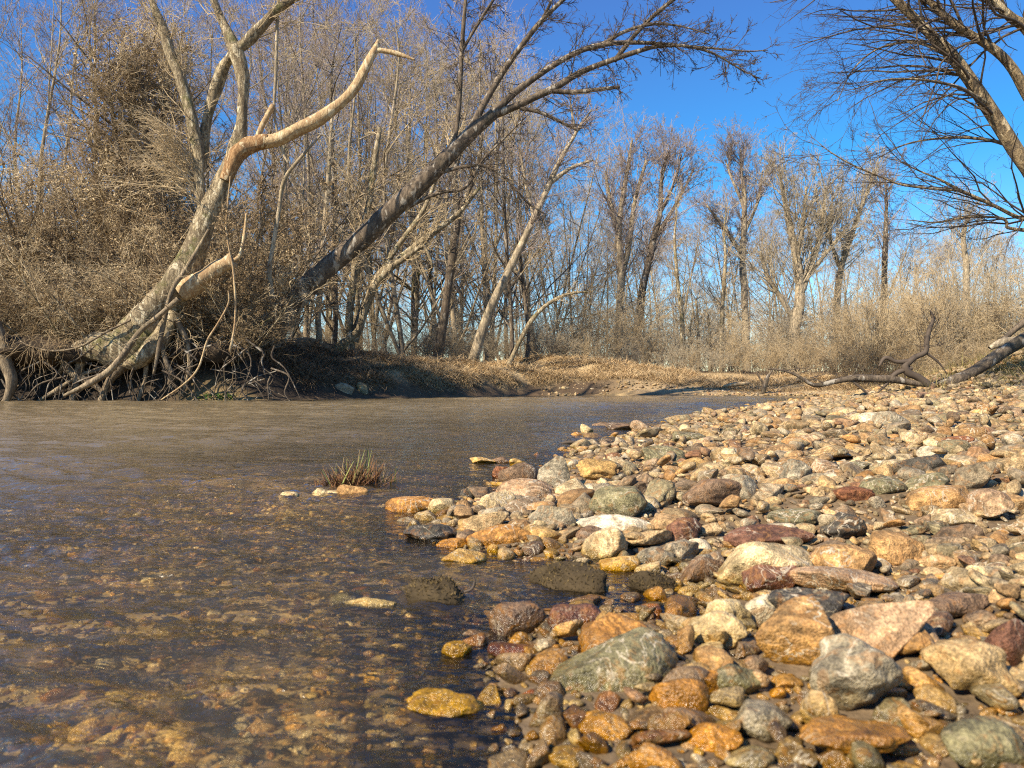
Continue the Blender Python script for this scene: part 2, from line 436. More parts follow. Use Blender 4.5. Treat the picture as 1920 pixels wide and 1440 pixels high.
sl = bpy.data.lights.new('sun', 'SUN'); sl.energy = 5.0; sl.angle = math.radians(.5); sl.color = (1, .87, .67)
so = bpy.data.objects.new('sun', sl); COL.objects.link(so)
so.rotation_euler = Vector(SUN).to_track_quat('Z', 'Y').to_euler()
cd = bpy.data.cameras.new('camera'); cam = bpy.data.objects.new('camera', cd); COL.objects.link(cam)
cam.location = (0, 0, CAMH); cam.rotation_euler = (math.radians(90), 0, 0)
cd.lens = 27.0; cd.sensor_width = 36; cd.clip_start = .02; cd.clip_end = 2000
cd.dof.use_dof = True; cd.dof.focus_distance = 5.5; cd.dof.aperture_fstop = 8.0
scene.camera = cam
scene.cycles.filter_width = 1.1
scene.cycles.use_denoising = False
scene.view_settings.view_transform = 'Standard'; scene.view_settings.look = 'None'
scene.view_settings.exposure = 0.9; scene.view_settings.gamma = 1.0
scene.cycles.max_bounces = 7; scene.cycles.transparent_max_bounces = 10
scene.cycles.diffuse_bounces = 3; scene.cycles.caustics_reflective = False; scene.cycles.caustics_refractive = False
scene.cycles.sample_clamp_indirect = 3; scene.cycles.sample_clamp_direct = 5

# ------------------------------------------------------------------ ground sheet
def axis(lo, hi, fine_lo, fine_hi, step, growth):
    c = list(np.arange(fine_lo, fine_hi + 1e-6, step)); s = step; a = fine_hi; b = fine_lo; up = []; dn = []
    while a < hi: s *= growth; a += s; up.append(a)
    s = step
    while b > lo: s *= growth; b -= s; dn.append(b)
    return np.array(dn[::-1] + c + up)
gx = axis(-260, 260, -1.6, 2.6, .03, 1.035); gy = axis(-40, 420, .5, 4.0, .03, 1.03)
GX, GY = np.meshgrid(gx, gy)
GZ = ground_z(GX, GY)
V = np.stack([GX, GY, GZ], -1).reshape(-1, 3)
nx, ny = len(gx), len(gy)
b = (np.arange(ny - 1)[:, None] * nx + np.arange(nx - 1)[None]).reshape(-1)
Fq = np.stack([b, b + 1, b + nx + 1, b + nx], 1)
x, y, z = V.T
t = y - bank_y(x); s = x - edge_x(y)
P2 = V[:, :2]
nz = N2a(P2, .35) * .5 + N2b(P2, 1.3) * .3
def lerp(a, b, f): return a * (1 - f[:, None]) + b * f[:, None]
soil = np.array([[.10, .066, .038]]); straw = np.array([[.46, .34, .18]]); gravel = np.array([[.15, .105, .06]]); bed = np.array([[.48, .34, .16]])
shaded_soil = np.array([[.028, .02, .014]]); silt = np.array([[.40, .32, .18]]); beach = np.array([[.40, .29, .16]])
c = np.repeat(gravel, len(V), 0)
c = lerp(c, bed, smooth(-.01, -.05, z)); c = lerp(c, silt, smooth(-.14, -.32, z))  # bed colour raised to offset sunlight lost through the water
far = smooth(-.8, -.2, t)
shore = lerp(np.repeat(beach, len(V), 0), np.repeat(soil, len(V), 0), np.maximum(smooth(.5, 1.1, t + .5 * nz), smooth(5.5, 2.5, x)))
land = lerp(shore, np.repeat(straw, len(V), 0), smooth(.7, 1.5, t + .6 * nz) * smooth(.1, .4, z))
land = lerp(land, np.repeat(soil * 1.3, len(V), 0), smooth(5, 11, t))
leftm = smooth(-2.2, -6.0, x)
land = lerp(land, np.repeat(shaded_soil, len(V), 0), leftm * smooth(9, 3, t))  # left bank soil coloured near black to stand for its undercut shade
c = lerp(c, land, far)
lb = np.exp(-(((x - 11.2) / 3.0) ** 2 + ((y - 14.6) / 2.6) ** 2))
c = lerp(c, np.repeat(np.array([[.27, .2, .1]]), len(V), 0), smooth(.2, .45, lb))
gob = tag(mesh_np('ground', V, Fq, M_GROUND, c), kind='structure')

# ------------------------------------------------------------------ water
rg = R8(11)
d = [.40]
while d[-1] < 60: d.append(d[-1] * 1.0052)
d = np.array(d); rows = d + 1.5; th = np.linspace(-1.02, 1.02, 900)
WX = (rows)[:, None] * np.tan(th)[None]; WY = np.repeat(d[:, None], len(th), 1)
# rows closer than the apex: add a flat border behind the camera
spacing = np.maximum(d * .0052, rows * .0023 * .8)[:, None]
P = np.stack([WX, WY], -1)
dist = np.hypot(WX, WY)
Hh = np.zeros_like(WX)
lams = np.exp(rg.uniform(np.log(.016), np.log(.9), 170))
env1 = smooth(-.4, .9, N2a(P, .22)); env2 = smooth(-.6, .8, N2b(P * np.array([.5, 1.]), .8)); env3 = smooth(-.7, .7, N2c(P * np.array([.45, 1.]), 1.9))
warp = .05 * N2b(P, .9) + .02 * N2a(P, 2.3)
sl_ = (lams / .12) ** np.where(lams < .12, -.2, -1.1)
sl_ *= .52 / math.sqrt((sl_ ** 2).sum() / 2)
for i, lam in enumerate(lams):
    a = math.radians(90 - 16 + rg.normal() * 28)
    kx, ky = math.cos(a) * .75, math.sin(a)
    amp = sl_[i] * lam / 6.283
    w = smooth(2.2, 4.2, lam / spacing)
    ev = (.45 + .9 * env2) if lam < .3 else (.5 + .8 * env1)
    if lam < .09: ev = .3 + 1.2 * env3
    ph = 6.283 / lam * (kx * WX + ky * WY + warp) + rg.uniform(0, 6.283)
    wv = np.sin(ph)
    Hh += amp * w * ev * (wv + .3 * np.abs(wv))
gzw = ground_z(WX, WY, False)
depth = np.clip(-gzw, 0, 1)
calm = .22 + .78 * smooth(.0, .07, depth)
riffle = smooth(9, 14, dist) * smooth(40, 25, dist)
Hh = Hh * calm * (1 + 1.1 * riffle)
Hh *= smooth(62, 45, dist) * .9 + .1
V = np.stack([WX, WY, Hh - .002], -1).reshape(-1, 3)
ny, nx = WX.shape
b = (np.arange(ny - 1)[:, None] * nx + np.arange(nx - 1)[None]).reshape(-1)
Fq = np.stack([b, b + 1, b + nx + 1, b + nx], 1)
turb = (.06 * smooth(.0, .05, depth) + .40 * smooth(.08, .5, depth)).reshape(-1)
keep = (gzw.reshape(-1) < .12)[Fq].any(1)
Fq = Fq[keep]
used = np.zeros(len(V), bool); used[Fq.ravel()] = True
remap = np.cumsum(used) - 1
wob = tag(mesh_np('water', V[used], remap[Fq], M_WATER, np.repeat(turb[used][:, None], 3, 1)), kind='structure')

# root-matted turf that overhangs the undercut bank
ux = np.linspace(-15.5, -6.2, 110)
ov = .95 * (1 - .92 * np.exp(-((ux + 8.95) / .75) ** 2)) * smooth(-6.2, -6.9, ux)
prof = [(1.9, 1.62), (.9, 1.56), (.2, 1.50), (-.45, 1.40), (-1.0, 1.22), (-.9, 1.02), (-.3, .88), (.5, .80), (1.2, .75)]
VV = []
for k_, (a_, z_) in enumerate(prof):
    yy = bank_y(ux) + .35 + np.where(a_ < 0, a_ * ov, a_)
    q_ = np.stack([ux, np.full_like(ux, k_ * .7)], 1)
    VV.append(np.stack([ux, yy + .12 * N2a(q_, .9) + .05 * N2c(q_, 2.2), np.full_like(ux, z_) + .10 * N2b(q_, .8) + .04 * N2c(q_, 1.7)], 1))
VV = np.stack(VV, 0); n_ = len(ux)
b = (np.arange(len(prof) - 1)[:, None] * n_ + np.arange(n_ - 1)[None]).reshape(-1)
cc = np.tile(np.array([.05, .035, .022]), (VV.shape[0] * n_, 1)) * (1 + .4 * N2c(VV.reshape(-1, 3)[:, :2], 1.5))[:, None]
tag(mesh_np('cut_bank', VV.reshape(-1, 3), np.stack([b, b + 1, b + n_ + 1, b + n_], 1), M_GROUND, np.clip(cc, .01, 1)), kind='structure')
# ------------------------------------------------------------------ stones
def ico(level):
    bm = bmesh.new(); bmesh.ops.create_icosphere(bm, subdivisions=level, radius=1.)
    bm.verts.ensure_lookup_table()
    V = np.array([v.co for v in bm.verts]); Fq = np.array([[v.index for v in f.verts] for f in bm.faces]); bm.free()
    return V, Fq
ICO = {l: ico(l) for l in (2, 3, 4, 5)}
TINT = {'cream': (.60, .45, .23), 'tan': (.42, .285, .13), 'amber': (.42, .20, .05), 'golden': (.50, .305, .10), 'rust red': (.23, .09, .04),
        'brown': (.19, .12, .07), 'grey': (.30, .25, .165), 'olive grey': (.19, .165, .085), 'dark grey': (.07, .06, .045),
        'pinkish tan': (.44, .28, .155), 'off white': (.66, .56, .38), 'maroon': (.16, .075, .045), 'orange tan': (.44, .25, .095)}
KINDS = {'rounded': (7, .68, .93, .07), 'blocky': (12, .5, .82, .05), 'flat': (8, .6, .9, .06), 'lumpy': (6, .65, .92, .17), 'wedge': (10, .45, .82, .07)}

def rock(seed, lvl, kind):
    V = ICO[lvl][0].copy(); r = R8(seed)
    npl, lo, hi, amp = KINDS[kind]
    p = .78 if kind in ('blocky',) else .9
    V = np.sign(V) * np.abs(V) ** p; V /= (np.abs(V) ** 2.4).sum(1, keepdims=True) ** (1 / 2.4)
    N = SinNoise(seed + 1000, 3)
    V = V * (1 + amp * 1.6 * N(V, .35))[:, None]
    for i in range(npl):
        n = r.normal(size=3); n /= np.linalg.norm(n); dd = r.uniform(lo, hi)
        e = V @ n - dd; soft = .035
        e = soft * np.log1p(np.exp(np.clip(e / soft, -30, 30)))
        V = V - e[:, None] * n * .93
    V = V * (1 + amp * .55 * N(V, .9) + amp * .35 * N(V[:, [1, 2, 0]], 2.1))[:, None]
    if lvl >= 4: V = V * (1 + .014 * N(V[:, [2, 0, 1]], 4.5) + .009 * N(V, 10.))[:, None]
    V -= (V.max(0) + V.min(0)) / 2
    V /= np.abs(V).max(0)
    return V

def rot(rx, ry, rz):
    cx, sx, cy, sy, cz, sz = math.cos(rx), math.sin(rx), math.cos(ry), math.sin(ry), math.cos(rz), math.sin(rz)
    X = np.array([[1, 0, 0], [0, cx, -sx], [0, sx, cx]]); Y = np.array([[cy, 0, sy], [0, 1, 0], [-sy, 0, cy]]); Z = np.array([[cz, -sz, 0], [sz, cz, 0], [0, 0, 1]])
    return Z @ Y @ X

DUST = np.array([.34, .245, .135])
def dusty(t, r):
    f = r.uniform(.2, .6)
    return (np.array(t) * (1 - f) + DUST * f) * r.uniform(.65, 1.2)

def put_stone(seed, lvl, kind, half, loc, rxyz, tint, pale, name='cobblestone'):
    """one stone, its own mesh; origin at its centre"""
    V = (rock(seed, lvl, kind) * np.array(half)) @ rot(*rxyz).T
    col = np.tile(np.array([*tint, pale]), (len(V), 1))
    o = mesh_np(name, V, ICO[lvl][1], M_STONE, col); o.location = loc
    return o

# (px, py of the front base, width px, height px, tint, shape, pale patches, roll deg, label)
HAND = [
 (1452, 1104, 190, 92, 'cream', 'rounded', .2, -8, 'big smooth cream oblong boulder on the near gravel, the largest pale stone'),
 (1155, 1322, 268, 100, 'olive grey', 'flat', .25, -16, 'long flat olive green slab leaning into the shallow water'),
 (1040, 916, 62, 62, 'grey', 'blocky', .5, 4, 'pale grey block standing upright at the water edge'),
 (1120, 896, 80, 36, 'golden', 'lumpy', .2, 0, 'golden lumpy stone in still water beside the upright grey block'),
 (1164, 971, 108, 62, 'olive grey', 'rounded', .05, 6, 'dark olive boulder, smooth and domed, at the head of the small inlet'),
 (1160, 1004, 150, 40, 'off white', 'wedge', .1, 10, 'off white bone-shaped stone in front of the dark olive domed boulder'),
 (1122, 1022, 82, 34, 'brown', 'flat', .1, 0, 'brown-grey stone with a wet lower half below the bone-shaped white stone'),
 (1456, 1112, 104, 56, 'maroon', 'rounded', .05, 5, 'maroon rounded stone lying against the big cream boulder'),
 (802, 1017, 104, 34, 'dark grey', 'lumpy', .15, 4, 'black wet stone glistening in the water, flat and knobbly'),
 (935, 1028, 128, 42, 'amber', 'flat', .05, -6, 'long amber wet stone at the tip of the cobble spit'),
 (1012, 1026, 84, 36, 'golden', 'rounded', .1, 8, 'yellow-amber wet stone touching the long amber stone'),
 (848, 1028, 62, 17, 'amber', 'flat', .0, -4, 'thin orange wet stone beside the black glistening stone'),
 (868, 1062, 86, 30, 'golden', 'blocky', .1, 0, 'golden brick-shaped stone half under water off the spit'),
 (924, 1038, 22, 18, 'golden', 'rounded', .1, 0, 'small round golden pebble alone in the water off the spit'),
 (825, 966, 50, 32, 'cream', 'wedge', .1, -10, 'cream wedge-shaped stone on top of wet brown stones of the spit'),
 (768, 962, 104, 30, 'amber', 'flat', .1, -4, 'orange-brown wet stone at the outermost end of the spit'),
 (886, 936, 50, 26, 'dark grey', 'lumpy', .3, 0, 'dark knobbly glinting stone at the back of the spit'),
 (985, 944, 112, 46, 'pinkish tan', 'rounded', .45, 4, 'pink and cream two-toned stone beneath the upright grey block'),
 (975, 908, 80, 42, 'brown', 'wedge', .1, 12, 'greyish brown sloping stone behind the pink and cream stone'),
 (942, 898, 38, 24, 'rust red', 'rounded', .1, 0, 'rust red wet stone in the water behind the spit'),
 (922, 986, 62, 36, 'grey', 'lumpy', .7, 0, 'grey lumpy conglomerate stone with cream lumps on the spit'),
 (1032, 1002, 104, 58, 'grey', 'blocky', .55, 8, 'blotchy grey and tan block in the middle of the spit'),
 (1014, 1008, 30, 32, 'cream', 'blocky', .1, 0, 'small cream stone standing against the blotchy grey block'),
 (1288, 1018, 66, 46, 'maroon', 'lumpy', .1, 0, 'purple-brown wet glistening stone by the inlet'),
 (1342, 944, 112, 46, 'brown', 'rounded', .05, -3, 'dark brown loaf-shaped stone in the middle of the bar'),
 (1396, 936, 78, 46, 'grey', 'rounded', .35, 18, 'speckled barrel-shaped stone with a reddish end beside the brown loaf'),
 (1505, 908, 70, 46, 'grey', 'blocky', .1, 6, 'plain grey square-shouldered block on the dry gravel'),
 (1602, 890, 96, 20, 'olive grey', 'flat', .5, -9, 'thin pale slab propped up over a black gap'),
 (1744, 894, 86, 42, 'dark grey', 'wedge', .0, -6, 'almost black angular stone, high on the bar'),
 (1616, 942, 96, 28, 'rust red', 'flat', .0, 7, 'rust red flat-topped stone among grey cobbles'),
 (1672, 932, 92, 38, 'olive grey', 'rounded', .35, -8, 'speckled olive oval stone next to the rust red flat stone'),
 (1750, 928, 84, 36, 'olive grey', 'rounded', .55, -12, 'lichen-flecked oval stone in front of the black angular stone'),
 (1782, 958, 134, 46, 'orange tan', 'rounded', .1, -6, 'long tan loaf-shaped stone high on the bar'),
 (1872, 972, 76, 54, 'pinkish tan', 'rounded', .25, -10, 'plump pinkish oval stone beyond the long tan loaf'),
 (1872, 876, 62, 26, 'orange tan', 'wedge', .05, 0, 'orange angular slab on the upper bar'),
 (1803, 838, 60, 20, 'rust red', 'flat', .0, -5, 'rust red slab on the upper bar, far up the slope'),
 (1676, 1238, 205, 100, 'pinkish tan', 'wedge', .2, -18, 'broad pink-tan boulder sloping up, near corner of the bar'),
 (1508, 1258, 142, 112, 'orange tan', 'blocky', .1, -14, 'angular orange-tan rock with a creased side'),
 (1626, 1334, 168, 122, 'grey', 'lumpy', .5, 4, 'round mottled grey boulder in front of the pink-tan boulder'),
 (1905, 1238, 84, 72, 'maroon', 'wedge', .0, -12, 'deep maroon boulder cut by the picture edge'),
 (1530, 1168, 152, 60, 'dark grey', 'rounded', .6, 3, 'dark oval stone with cream lichen patches'),
 (1368, 1182, 100, 58, 'cream', 'lumpy', .3, -4, 'cream-green lumpy stone next to the inlet gravel'),
 (1428, 1168, 58, 50, 'off white', 'lumpy', .2, 0, 'off white knobbly stone beside the lichened dark oval'),
 (1812, 1152, 132, 36, 'brown', 'flat', .05, -7, 'long greyish brown bar-shaped stone'),
 (1600, 1112, 192, 34, 'pinkish tan', 'flat', .5, 3, 'long pale pinkish slab lying in front of the orange-tan pair'),
 (1280, 1352, 104, 74, 'amber', 'rounded', .05, 5, 'bright amber wet stone below the olive slab'),
 (1342, 1312, 62, 50, 'amber', 'blocky', .1, 0, 'orange wet stone with a white glint beside the bright amber one'),
 (1055, 1346, 38, 28, 'cream', 'rounded', .0, 0, 'small cream pebble in the water under the olive slab'),
 (830, 1357, 156, 50, 'golden', 'lumpy', .25, -3, 'yellow dumbbell-shaped stone alone in the stream'),
 (680, 1152, 122, 20, 'cream', 'flat', .1, -3, 'flat cream stone just breaking the water surface'),
 (646, 1137, 62, 24, 'olive grey', 'rounded', .1, 0, 'brown-olive stone right behind the flat cream stone'),
 (855, 1236, 56, 28, 'golden', 'rounded', .1, 0, 'golden stone awash in the stream above the dumbbell stone'),
 (960, 1238, 90, 28, 'maroon', 'flat', .0, 0, 'dark wet stone with one bright glint, awash'),
 (998, 1318, 52, 22, 'rust red', 'rounded', .0, 0, 'small red wet stone at the tip of the olive slab'),
 (1045, 1252, 60, 24, 'rust red', 'flat', .0, 4, 'red-brown flat stone in the water above the olive slab'),
 (972, 1196, 108, 62, 'brown', 'rounded', .1, -8, 'amber-brown wet boulder at the outer end of the near shore'),
 (1080, 1198, 104, 62, 'maroon', 'rounded', .05, 6, 'dark red glinting wet stone beside the amber-brown boulder'),
 (1160, 1256, 152, 88, 'amber', 'lumpy', .1, -5, 'orange lumpy wet rock behind the olive slab'),
 (608, 936, 50, 20, 'cream', 'lumpy', .0, 0, 'cream stone at the foot of the sedge tuft'),
 (539, 944, 36, 22, 'cream', 'rounded', .1, 0, 'round pale stone in the stream, a step off the sedge tuft'),
 (660, 936, 64, 26, 'orange tan', 'rounded', .0, 4, 'orange-brown stone under the sedge tuft'),
 (1101, 815, 24, 20, 'cream', 'blocky', .2, 0, 'small cream block standing in the water far out'),
 (1082, 820, 22, 10, 'amber', 'rounded', .0, 0, 'small amber stone beside the cream block far out in the water'),
 (1128, 800, 34, 9, 'brown', 'flat', .0, 0, 'brown stone behind the far cream block'),
 (1165, 806, 60, 12, 'brown', 'flat', .0, 0, 'brown flat stone at the far water line'),
 (1145, 834, 48, 14, 'dark grey', 'rounded', .0, 3, 'dark wet stone at the far water line, in front of the brown flat ones'),
 (905, 872, 50, 16, 'golden', 'wedge', .1, 0, 'golden stone awash behind the spit, the farther out one'),
 (940, 870, 36, 14, 'brown', 'rounded', .0, 0, 'brown wet stone touching the golden stone behind the spit'),
 (972, 874, 36, 15, 'golden', 'lumpy', .1, 0, 'golden knobbly stone between the upright block and the open water'),
 (1600, 1092, 132, 66, 'orange tan', 'rounded', .1, -5, 'orange-tan boulder on the right flank of the big cream one'),
 (1690, 1058, 112, 58, 'orange tan', 'rounded', .15, 3, 'amber-tan domed boulder behind the orange-tan one'),
 (1450, 1028, 160, 40, 'maroon', 'flat', .05, -4, 'dark maroon slab behind the big cream boulder'),
 (1500, 984, 104, 26, 'olive grey', 'flat', .1, 0, 'olive-brown low slab above the dark maroon slab'),
 (1600, 1010, 90, 46, 'dark grey', 'lumpy', .55, 3, 'dark stone with cream mottles near the amber-tan dome'),
 (1868, 1445, 150, 76, 'olive grey', 'rounded', .3, -5, 'grey-green boulder filling the near bottom corner'),
 (1625, 1436, 210, 70, 'amber', 'lumpy', .2, -4, 'broad amber ribbed rock at the bottom of the picture'),
 (1845, 1300, 150, 84, 'tan', 'lumpy', .2, -4, 'tan pitted boulder below the maroon one'),
 (1380, 1310, 112, 60, 'olive grey', 'rounded', .4, -4, 'pale olive rounded stone between the amber stone and the mottled boulder'),
 (1440, 1390, 120, 60, 'grey', 'blocky', .35, 10, 'grey-green wet block near the bottom of the shore'),
 (1545, 1372, 66, 66, 'tan', 'wedge', .2, 10, 'tan pointed stone beside the mottled grey boulder'),
 (1340, 1420, 120, 50, 'amber', 'rounded', .05, -10, 'orange wet boulder at the bottom of the shore'),
 (1232, 1062, 70, 34, 'grey', 'rounded', .3, 0, 'rounded grey stone on the far lip of the inlet'),
 (1165, 1072, 76, 28, 'golden', 'rounded', .2, 0, 'yellow-olive smooth stone sunk in the inlet'),
 (1322, 1092, 110, 46, 'brown', 'wedge', .1, -16, 'brown stone tilted against the big cream boulder'),
 (1640, 795, 44, 22, 'off white', 'rounded', .2, 0, 'round off white stone far along the bar'),
 (1680, 800, 60, 28, 'grey', 'rounded', .3, 4, 'large pale grey stone far along the bar next to the round white one'),
 (1298, 832, 64, 22, 'olive grey', 'rounded', .0, 0, 'olive domed stone near the far water edge'),
 (1372, 880, 50, 24, 'cream', 'lumpy', .3, 0, 'cream pocked stone in the upper middle of the bar'),
 (1250, 870, 84, 34, 'olive grey', 'lumpy', .5, 4, 'large grey-cream stone mottled with bands behind the inlet'),
 (1580, 858, 90, 24, 'tan', 'wedge', .2, -5, 'tan striped wedge on the upper bar'),
 (642, 737, 40, 18, 'grey', 'blocky', .3, 6, 'grey rock at the foot of the far bank under the cut soil'),
 (676, 738, 24, 22, 'olive grey', 'wedge', .2, -5, 'narrow upright rock at the foot of the far bank'),
]
LAND = {}      # short landmark names for the other stones' labels
placed = []    # x, y, radius
def in_frame(x, y, z, m=0):
    if y < .3: return False
    px = 960 + x / y * F; py = 720 - (z - CAMH) / y * F
    return -m < px < 1920 + m and -m < py < 1440 + m
hand_objs = []
for i, (px, py, w, h, tn, kd, pale, roll, lab) in enumerate(HAND):
    X, Y, Z = ray_ground(px, py)
    W = w / F * Y; Hv = h / F * Y
    a = math.atan2(CAMH - Z, Y)
    Dp = min(W * .72, .26) if kd != 'flat' else W * .6
    Hs = max((Hv - Dp * .30 * math.sin(a)) / math.cos(a), W * .18)
    wet = Z < .012
    sink = .3 if wet else .22
    if kd == 'blocky' and h > w * .9: Dp = W * .5; sink = .2
    hz = Hs / (1 - sink) / 2
    o = put_stone(100 + i, 5 if w > 90 else 4, kd, (W / 2 * 1.04, Dp / 2, hz), (X, Y + Dp * .42, Z + hz * (1 - 2 * sink)),
                  (R8(i).uniform(-.12, .12), math.radians(-roll) * -1 if False else math.radians(roll), R8(i + 50).uniform(-.2, .2)), TINT[tn], pale, 'boulder' if w > 125 else 'cobblestone')
    tag(o, lab, 'stone'); hand_objs.append(o)
    placed.append((X, Y + Dp * .42, W * .42))
    LAND[i] = (X, Y + Dp * .42, lab)

grid = {}
def cell(x, y): return int(math.floor(x / .25)), int(math.floor(y / .25))
def add_grid(x, y, r):
    for cx in range(cell(x - r, 0)[0], cell(x + r, 0)[0] + 1):
        for cy in range(cell(0, y - r)[1], cell(0, y + r)[1] + 1): grid.setdefault((cx, cy), []).append((x, y, r))
for p in placed: add_grid(*p)
rs = R8(77)
STN = []   # x,y,z,a,b,c,rz,rx,ry,tint,kind
names = list(TINT)
PROB = {'cream': .15, 'tan': .19, 'amber': .07, 'golden': .05, 'rust red': .03, 'brown': .13, 'grey': .13, 'olive grey': .09, 'dark grey': .035, 'pinkish tan': .05, 'off white': .035, 'maroon': .015, 'orange tan': .09}
pv = np.array([PROB[n] for n in names]); pv /= pv.sum()
kn = ['rounded', 'blocky', 'flat', 'lumpy', 'wedge']; kp = [.24, .2, .28, .1, .18]

def throw(n, sampler, rlo, rhi, overlap, lift=0., test=True, power=1.6, only=None):
    xs, ys = sampler(n)
    rad = rlo + (rhi - rlo) * rs.random(n) ** power
    zs = ground_z(xs, ys)
    kinds = rs.choice(len(kn), n, p=kp); tin = rs.choice(len(names), n, p=pv) if only is None else rs.choice([names.index(q) for q in only], n)
    asp = rs.uniform(.42, .85, n); rz = rs.uniform(0, 6.283, n); til = rs.normal(size=(n, 2)) * .28
    for i in range(n):
        x, y, r = xs[i], ys[i], rad[i]
        if test:
            ok = True
            for (qx, qy, qr) in grid.get(cell(x, y), ()):
                if (qx - x) ** 2 + (qy - y) ** 2 < ((qr + r * .8) * overlap) ** 2: ok = False; break
            if not ok: continue
            add_grid(x, y, r * .8)
        k = kn[kinds[i]]
        c = r * (rs.uniform(.2, .34) if k == 'flat' else rs.uniform(.34, .62))
        STN.append((x, y, zs[i] + c * rs.uniform(.25, .6) + lift, r, r * asp[i], c, rz[i], til[i, 0], til[i, 1], tin[i], kinds[i]))

def samp_bar(ylo, yhi, smin, smax_px=1990):
    def f(n):
        u = rs.random(n); y = ylo * (yhi / ylo) ** u
        lo = edge_x(y) + smin; hi = np.maximum(.72 * y + .25, lo + .05)
        return lo + (hi - lo) * rs.random(n), y
    return f
def samp_wet(n):
    y = rs.uniform(.7, 1.45, n); return edge_x(y) + rs.uniform(-.07, .2, n) * y, y
def samp_spit(n):
    y = rs.uniform(1.85, 2.75, n); return rs.uniform(-.32, .12, n) * (y / 2.2), y
throw(60, samp_bar(1.1, 1.8, .25), .035, .06, .95)
throw(300, samp_bar(1.7, 4.4, .0), .04, .08, .85)
throw(130, samp_wet, .018, .04, .74, only=['amber', 'amber', 'golden', 'rust red', 'brown', 'dark grey'])
throw(420, samp_bar(.6, 1.75, .0), .02, .042, .76)
throw(170, samp_spit, .018, .048, .76, only=['amber', 'golden', 'brown', 'dark grey', 'grey', 'tan'])
throw(900, samp_bar(1.6, 4.5, -.04), .025, .048, .8)
throw(1200, samp_bar(.6, 1.6, -.02), .013, .028, .8)
throw(300, samp_spit, .012, .026, .8)
throw(4200, samp_bar(1.4, 4.5, -.12), .013, .03, .78)
throw(9000, samp_bar(.58, 1.7, -.06), .005, .013, .76)
throw(260, samp_bar(.7, 1.75, .08), .014, .032, .35, .012, True)
throw(9000, samp_bar(1.4, 3.8, -.15), .007, .016, .78)
throw(260, samp_bar(1.7, 4.5, .2), .025, .05, .45, .03, True)
throw(2600, samp_bar(4.2, 12, -.3), .035, .095, .82, power=2.2)
throw(9000, samp_bar(4.2, 12, -.3), .018, .04, .8)
throw(700, samp_bar(4.2, 12, .3), .035, .08, .55, .03)
throw(5600, samp_bar(12, 26, -.5), .04, .11, .82)
throw(2500, samp_bar(12, 26, -.5), .03, .06, .86)
def samp_side(n):
    y = .5 * (14 / .5) ** rs.random(n); lo = .72 * y + .25; return lo + rs.random(n) * (.45 * y + .9), y
throw(700, samp_side, .035, .08, .84); throw(4500, samp_side, .014, .035, .8)
STN = [s for s in STN if s[1] < 27]
nbar = len(STN)
# cobbles under water
def samp_bed(n):
    u = rs.random(n); y = .55 * (9 / .55) ** u; lo = -.8 * y - .2; hi = edge_x(y) - .02
    return lo + (hi - lo) * rs.random(n), y
def samp_bed2(n):
    y = rs.uniform(1.3, 5.5, n); lo = -.8 * y - .2; return lo + (edge_x(y) - .02 - lo) * rs.random(n), y
BEDT = ['cream', 'cream', 'off white', 'off white', 'tan', 'tan', 'golden', 'orange tan', 'brown', 'brown', 'grey', 'rust red', 'olive grey', 'pinkish tan']  # cream and off white doubled: pale pebbles also stand in for sun glints
throw(160, samp_bed, .022, .045, .86, only=BEDT); throw(5000, samp_bed, .010, .024, .8, only=BEDT); throw(14000, samp_bed, .005, .012, .8, only=BEDT); throw(12000, samp_bed2, .010, .026, .76, only=BEDT)
nbed = len(STN) - nbar
for i in range(nbar, len(STN)):
    s = list(STN[i]); zw = s[2] + s[5]
    if zw > -.006: s[2] -= zw + .006 + .02 * rs.random()
    STN[i] = tuple(s)
# far shoreline pebbles
def samp_shore(n):
    x = rs.uniform(1, 14, n); return x, bank_y(x) + rs.uniform(-.5, .4, n)
n0 = len(STN); throw(900, samp_shore, .03, .09, .8)
A = np.array([s[:9] for s in STN]); ti = np.array([s[9] for s in STN]); ki = np.array([s[10] for s in STN])
area = A[:, 3] * (A[:, 5] + .4 * A[:, 4]) / np.maximum(A[:, 1] ** 2 + A[:, 0] ** 2, .1)
vis = np.array([in_frame(a[0], a[1], a[2], 10) for a in A]) & (np.arange(len(A)) < nbar)
order = np.argsort(-np.where(vis, area, 0)); NSOLO = 300 - len(HAND)
solo = order[:NSOLO]; rest = np.setdiff1d(np.arange(len(A)), solo)

def words_for(i):
    c = names[ti[i]]; k = kn[ki[i]]
    shape = {'rounded': 'rounded', 'blocky': 'blocky', 'flat': 'flat', 'lumpy': 'knobbly', 'wedge': 'wedge-shaped'}[k]
    wet = ' wet' if A[i, 2] < .03 else ''
    return f'{shape}{wet} {c} cobble'
SHORT = {0: 'the big cream boulder', 1: 'the long olive slab', 2: 'the upright grey block', 4: 'the dark olive dome', 24: 'the dark brown loaf stone', 26: 'the square grey block',
         28: 'the black angular stone', 29: 'the rust red flat stone', 32: 'the long tan loaf stone', 36: 'the broad pink-tan boulder', 38: 'the round mottled grey boulder', 40: 'the lichened dark oval',
         39: 'the deep maroon boulder', 57: 'the orange lumpy wet rock', 45: 'the bright amber stone', 71: 'the amber-tan dome', 5: 'the bone-shaped white stone', 86: 'the large grey stone far along the bar',
         76: 'the broad amber ribbed rock', 85: 'the round white far stone', 27: 'the thin propped slab', 43: 'the brown bar-shaped stone'}
def rel(dx, dy):
    if abs(dx) > abs(dy): return 'to the right of' if dx > 0 else 'to the left of'
    return 'beyond' if dy > 0 else 'in front of'
keyed = {}
